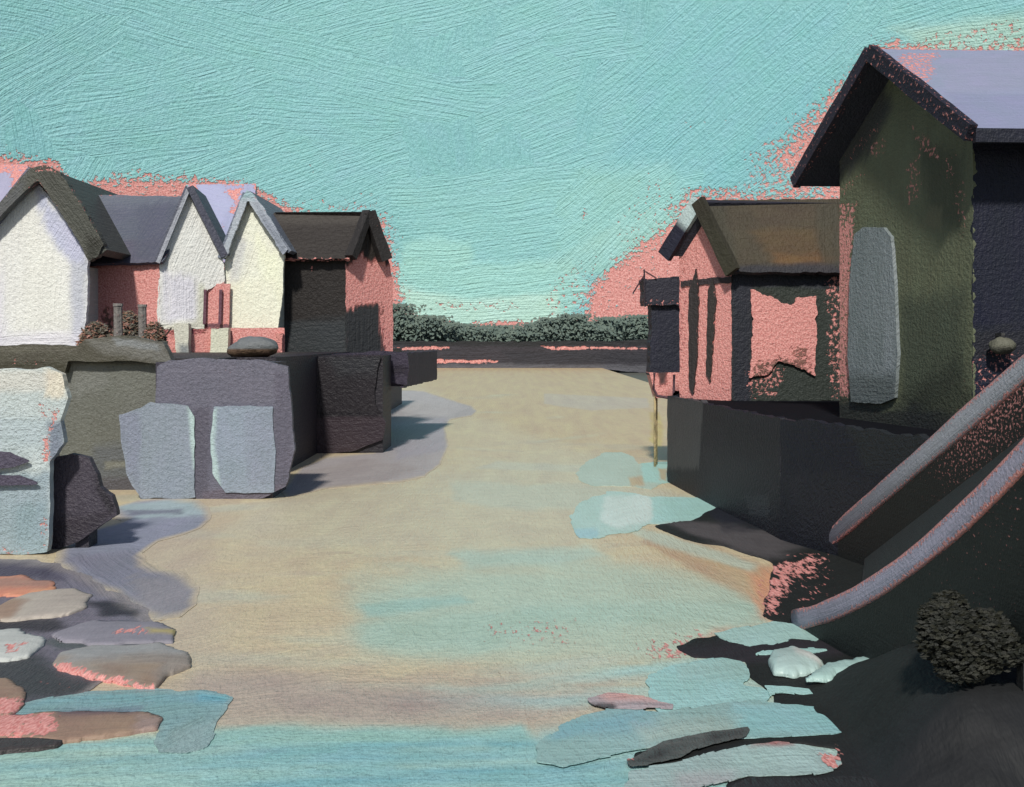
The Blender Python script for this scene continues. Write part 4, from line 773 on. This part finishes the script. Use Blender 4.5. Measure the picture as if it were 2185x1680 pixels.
# low bush on the bank
ty = 9.4; cx_, cz_ = at(2072, 0, ty)[0], EYE + (VH - 1345) / F * ty; gz = .55
h = empty('bush', (cx_, ty, gz), 'low dark olive bush on the near black bank under the lower gangway rail', 'bush')
s = Solid(); r = random.Random(9); cl_ = [(r.uniform(-.27, .27), r.uniform(-.14, .14), r.uniform(-.26, .16), r.uniform(.15, .24)) for _ in range(22)]
for i in range(8000):
    ox, oy, oz, rr = r.choice(cl_); g_ = np.array([r.gauss(0, 1) for _ in range(3)]); g_ /= np.linalg.norm(g_); g_ *= rr * r.uniform(.6, 1.0)
    p = np.array((cx_ + ox + g_[0] * 1.05, ty + oy + g_[1] * .8, max(gz + .02, cz_ + oz + g_[2] * .9)))
    tl = r.uniform(.035, .07); wq = r.uniform(.012, .022); an = r.gauss(.1, .25); c = r.choice([(27, 30, 25), (31, 33, 26), (25, 28, 24), (36, 37, 28), (29, 31, 25)])
    tg = np.array((math.cos(an), r.uniform(-.6, .6), math.sin(an))); tg /= np.linalg.norm(tg); up_ = np.cross(tg, (r.uniform(-.4, .4), -1, r.uniform(-.2, .9))); up_ /= np.linalg.norm(up_)
    s.Q.append(tuple(s.v(p + tg * tl * a + up_ * wq * b_, c) for a, b_ in ((-.6, 0), (0, -.8), (.6, .1), (.05, .9))))
s.build('foliage', M_rail, 9.3, h)
s = Solid(); [s.sweep([(cx_ + q * .05, ty, gz - .12), (cx_ + q * .12, ty, gz + .25), (cx_ + q * .22, ty + .03, gz + .6)], .03, .03, (44, 42, 36), 0, 6) for q in (-1, -.3, .4, 1)]
s.build('stem', M_rail, 9.3, h)

# ---------------------------------------------------------------- LEFT SHORE
mudlike('mud_flat', '-200,1182 60,1194 130,1202 190,1232 250,1268 310,1300 335,1330 338,1370 300,1410 240,1446 180,1478 120,1510 140,1545 160,1575 60,1600 -200,1620', (112, 108, 120), [L('-200,1190 60,1192 128,1204 135,1240 60,1236 -200,1236', (70, 66, 84), 8, 7, 14, 3, 0, .95), L('130,1215 320,1300 300,1330 200,1300 140,1270', (124, 122, 136), 14, 8, 16, -20, 0, .8), L('185,1284 240,1280 300,1296 292,1318 220,1314', (46, 44, 52), 6, 6, 12, -5, 0, .95), L('-200,1320 120,1318 140,1340 90,1352 -200,1348', (52, 50, 56), 6, 6, 12, 2, 0, .95),
   L('100,1362 330,1354 335,1378 120,1388', (82, 90, 90), 6, 6, 14, 3, 0, .9), L('-200,1400 80,1400 120,1430 250,1462 180,1490 60,1500 -200,1480', (62, 64, 66), 9, 8, 16, -6, 0, .95), L('60,1452 240,1470 200,1484 120,1478', None, 7, 6, 12, None, .5, 1), L('-200,1240 30,1240 20,1256 -200,1256', (150, 124, 112), 7, 6, 12, 2, .25, .8)], .010, .0, 30, jit=6, fade=(14, (150, 144, 142), .7))
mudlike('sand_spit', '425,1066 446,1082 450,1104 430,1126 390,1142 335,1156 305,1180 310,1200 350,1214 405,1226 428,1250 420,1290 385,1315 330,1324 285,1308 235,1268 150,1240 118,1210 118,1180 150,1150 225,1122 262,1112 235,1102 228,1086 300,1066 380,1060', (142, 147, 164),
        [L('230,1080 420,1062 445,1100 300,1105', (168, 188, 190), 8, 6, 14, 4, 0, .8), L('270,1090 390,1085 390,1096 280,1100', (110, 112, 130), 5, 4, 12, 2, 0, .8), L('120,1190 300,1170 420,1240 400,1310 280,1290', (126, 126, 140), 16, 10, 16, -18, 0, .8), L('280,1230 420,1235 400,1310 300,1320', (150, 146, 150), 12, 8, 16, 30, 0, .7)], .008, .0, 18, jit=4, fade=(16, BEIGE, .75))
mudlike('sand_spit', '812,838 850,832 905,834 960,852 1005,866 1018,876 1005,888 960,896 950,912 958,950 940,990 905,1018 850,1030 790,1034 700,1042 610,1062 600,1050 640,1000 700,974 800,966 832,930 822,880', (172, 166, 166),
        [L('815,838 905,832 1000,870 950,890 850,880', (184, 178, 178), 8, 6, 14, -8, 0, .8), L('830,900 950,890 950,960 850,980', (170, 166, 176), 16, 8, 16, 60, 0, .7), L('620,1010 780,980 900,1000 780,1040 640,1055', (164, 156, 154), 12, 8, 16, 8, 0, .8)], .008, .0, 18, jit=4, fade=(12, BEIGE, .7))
rocks = [('-120,1242 40,1228 110,1240 130,1262 60,1272 -120,1270', (204, 140, 116), .05, 'pink tinged flat rock under the dark strip below the pale harbour block', [L('-120,1235 120,1235 100,1255 -120,1255', (150, 128, 118), 8, 6, 12, 5, .3, .7)]),
         ('22,1282 70,1262 150,1258 190,1272 182,1296 130,1315 20,1322 -60,1322', (176, 168, 158), .10, 'pale sandy flat rock with a ragged end beside the dark wedge of mud', [L('20,1275 60,1290 20,1322 -60,1322', (150, 124, 104), 8, 6, 14, 4, 0, .8)]),
         ('-100,1342 40,1342 90,1358 94,1376 60,1402 0,1410 -100,1405', (190, 194, 190), .10, 'pale bluish white rock flecked with pink at the left edge', [L('5,1385 60,1375 50,1395 10,1400', None, 8, 6, 12, None, .7, 1)]),
         ('118,1350 200,1322 330,1325 380,1340 370,1368 240,1372 130,1368', (136, 134, 144), .07, 'lavender grey flat rock with a pink and yellow edge', [L('225,1348 320,1340 320,1356 230,1360', None, 7, 5, 12, None, .65, 1), L('310,1345 385,1345 385,1353 320,1355', (178, 164, 104), 4, 3, 12, 2, 0, .9)]),
         ('104,1420 130,1392 200,1380 340,1376 400,1392 410,1420 360,1440 330,1470 230,1450', (148, 140, 132), .12, 'broad rounded tan rock with a grey top on the left shore', [L('130,1380 400,1375 400,1400 150,1415', (158, 162, 164), 10, 8, 14, 2, 0, .8), L('200,1425 340,1430 320,1470 240,1455', (140, 116, 98), 12, 8, 14, -5, 0, .8), L('100,1415 240,1445 330,1465 320,1478 200,1462 100,1430', None, 5, 4, 12, None, .9, 1)]),
         ('-100,1452 10,1448 55,1475 60,1500 20,1525 -100,1535', (152, 128, 112), .08, 'tan rock with a pink rim at the left edge above the teal shallows', [L('-100,1500 60,1488 50,1530 -100,1540', None, 7, 5, 12, None, .85, 1)]),
         ('-100,1535 30,1527 120,1520 300,1522 345,1530 340,1555 250,1566 130,1578 40,1572 -100,1575', (150, 126, 110), .05, 'long flat brown rock half pink lying in the teal shallows', [L('-100,1520 130,1520 120,1575 -100,1580', None, 8, 6, 14, None, .92, 1), L('120,1515 300,1515 300,1526 120,1528', (96, 80, 92), 5, 4, 12, 2, .2, .8), L('290,1530 345,1530 340,1556 290,1560', (150, 132, 128), 6, 5, 12, 20, 0, .8)])]
mudlike('tide_pool', '-150,1562 0,1526 50,1502 110,1484 200,1472 300,1470 380,1476 440,1472 490,1478 502,1488 486,1502 470,1530 460,1560 440,1592 400,1606 340,1604 330,1580 345,1555 310,1535 240,1530 140,1533 30,1548 -150,1596', (130, 164, 166), [L('60,1500 240,1475 480,1480 470,1500 250,1495', (124, 172, 184), 10, 6, 14, 2, 0, .7), L('120,1512 300,1510 300,1525 120,1528', (104, 106, 130), 6, 5, 12, 2, 0, .6), L('420,1480 500,1482 480,1500 420,1496', (96, 168, 188), 6, 4, 12, -8, 0, .7), L('360,1560 470,1530 430,1610 350,1610', (150, 172, 172), 12, 8, 14, 40, 0, .7)], .012, .0, 12, jit=5, jf=9, jst=6, fade=(8, (150, 170, 168), .5))
mudlike('mud_streak', '-150,1580 60,1572 140,1575 130,1592 0,1606 -150,1615', (66, 62, 62), [], .032, .012, 12)
for pol, c, hh, lab, lay in rocks:
    o = sheet('shore_rock', Ground(.03), pol, c, gouache('rock_gouache', 13, .55, .5, .6, .12), lay, .04, None, 2.5, 5, 14, 3, height=hh * .45, rim=30, lump=.25, jst=3)
    tag(o, lab, 'rock', 'flat rocks on the left shore')
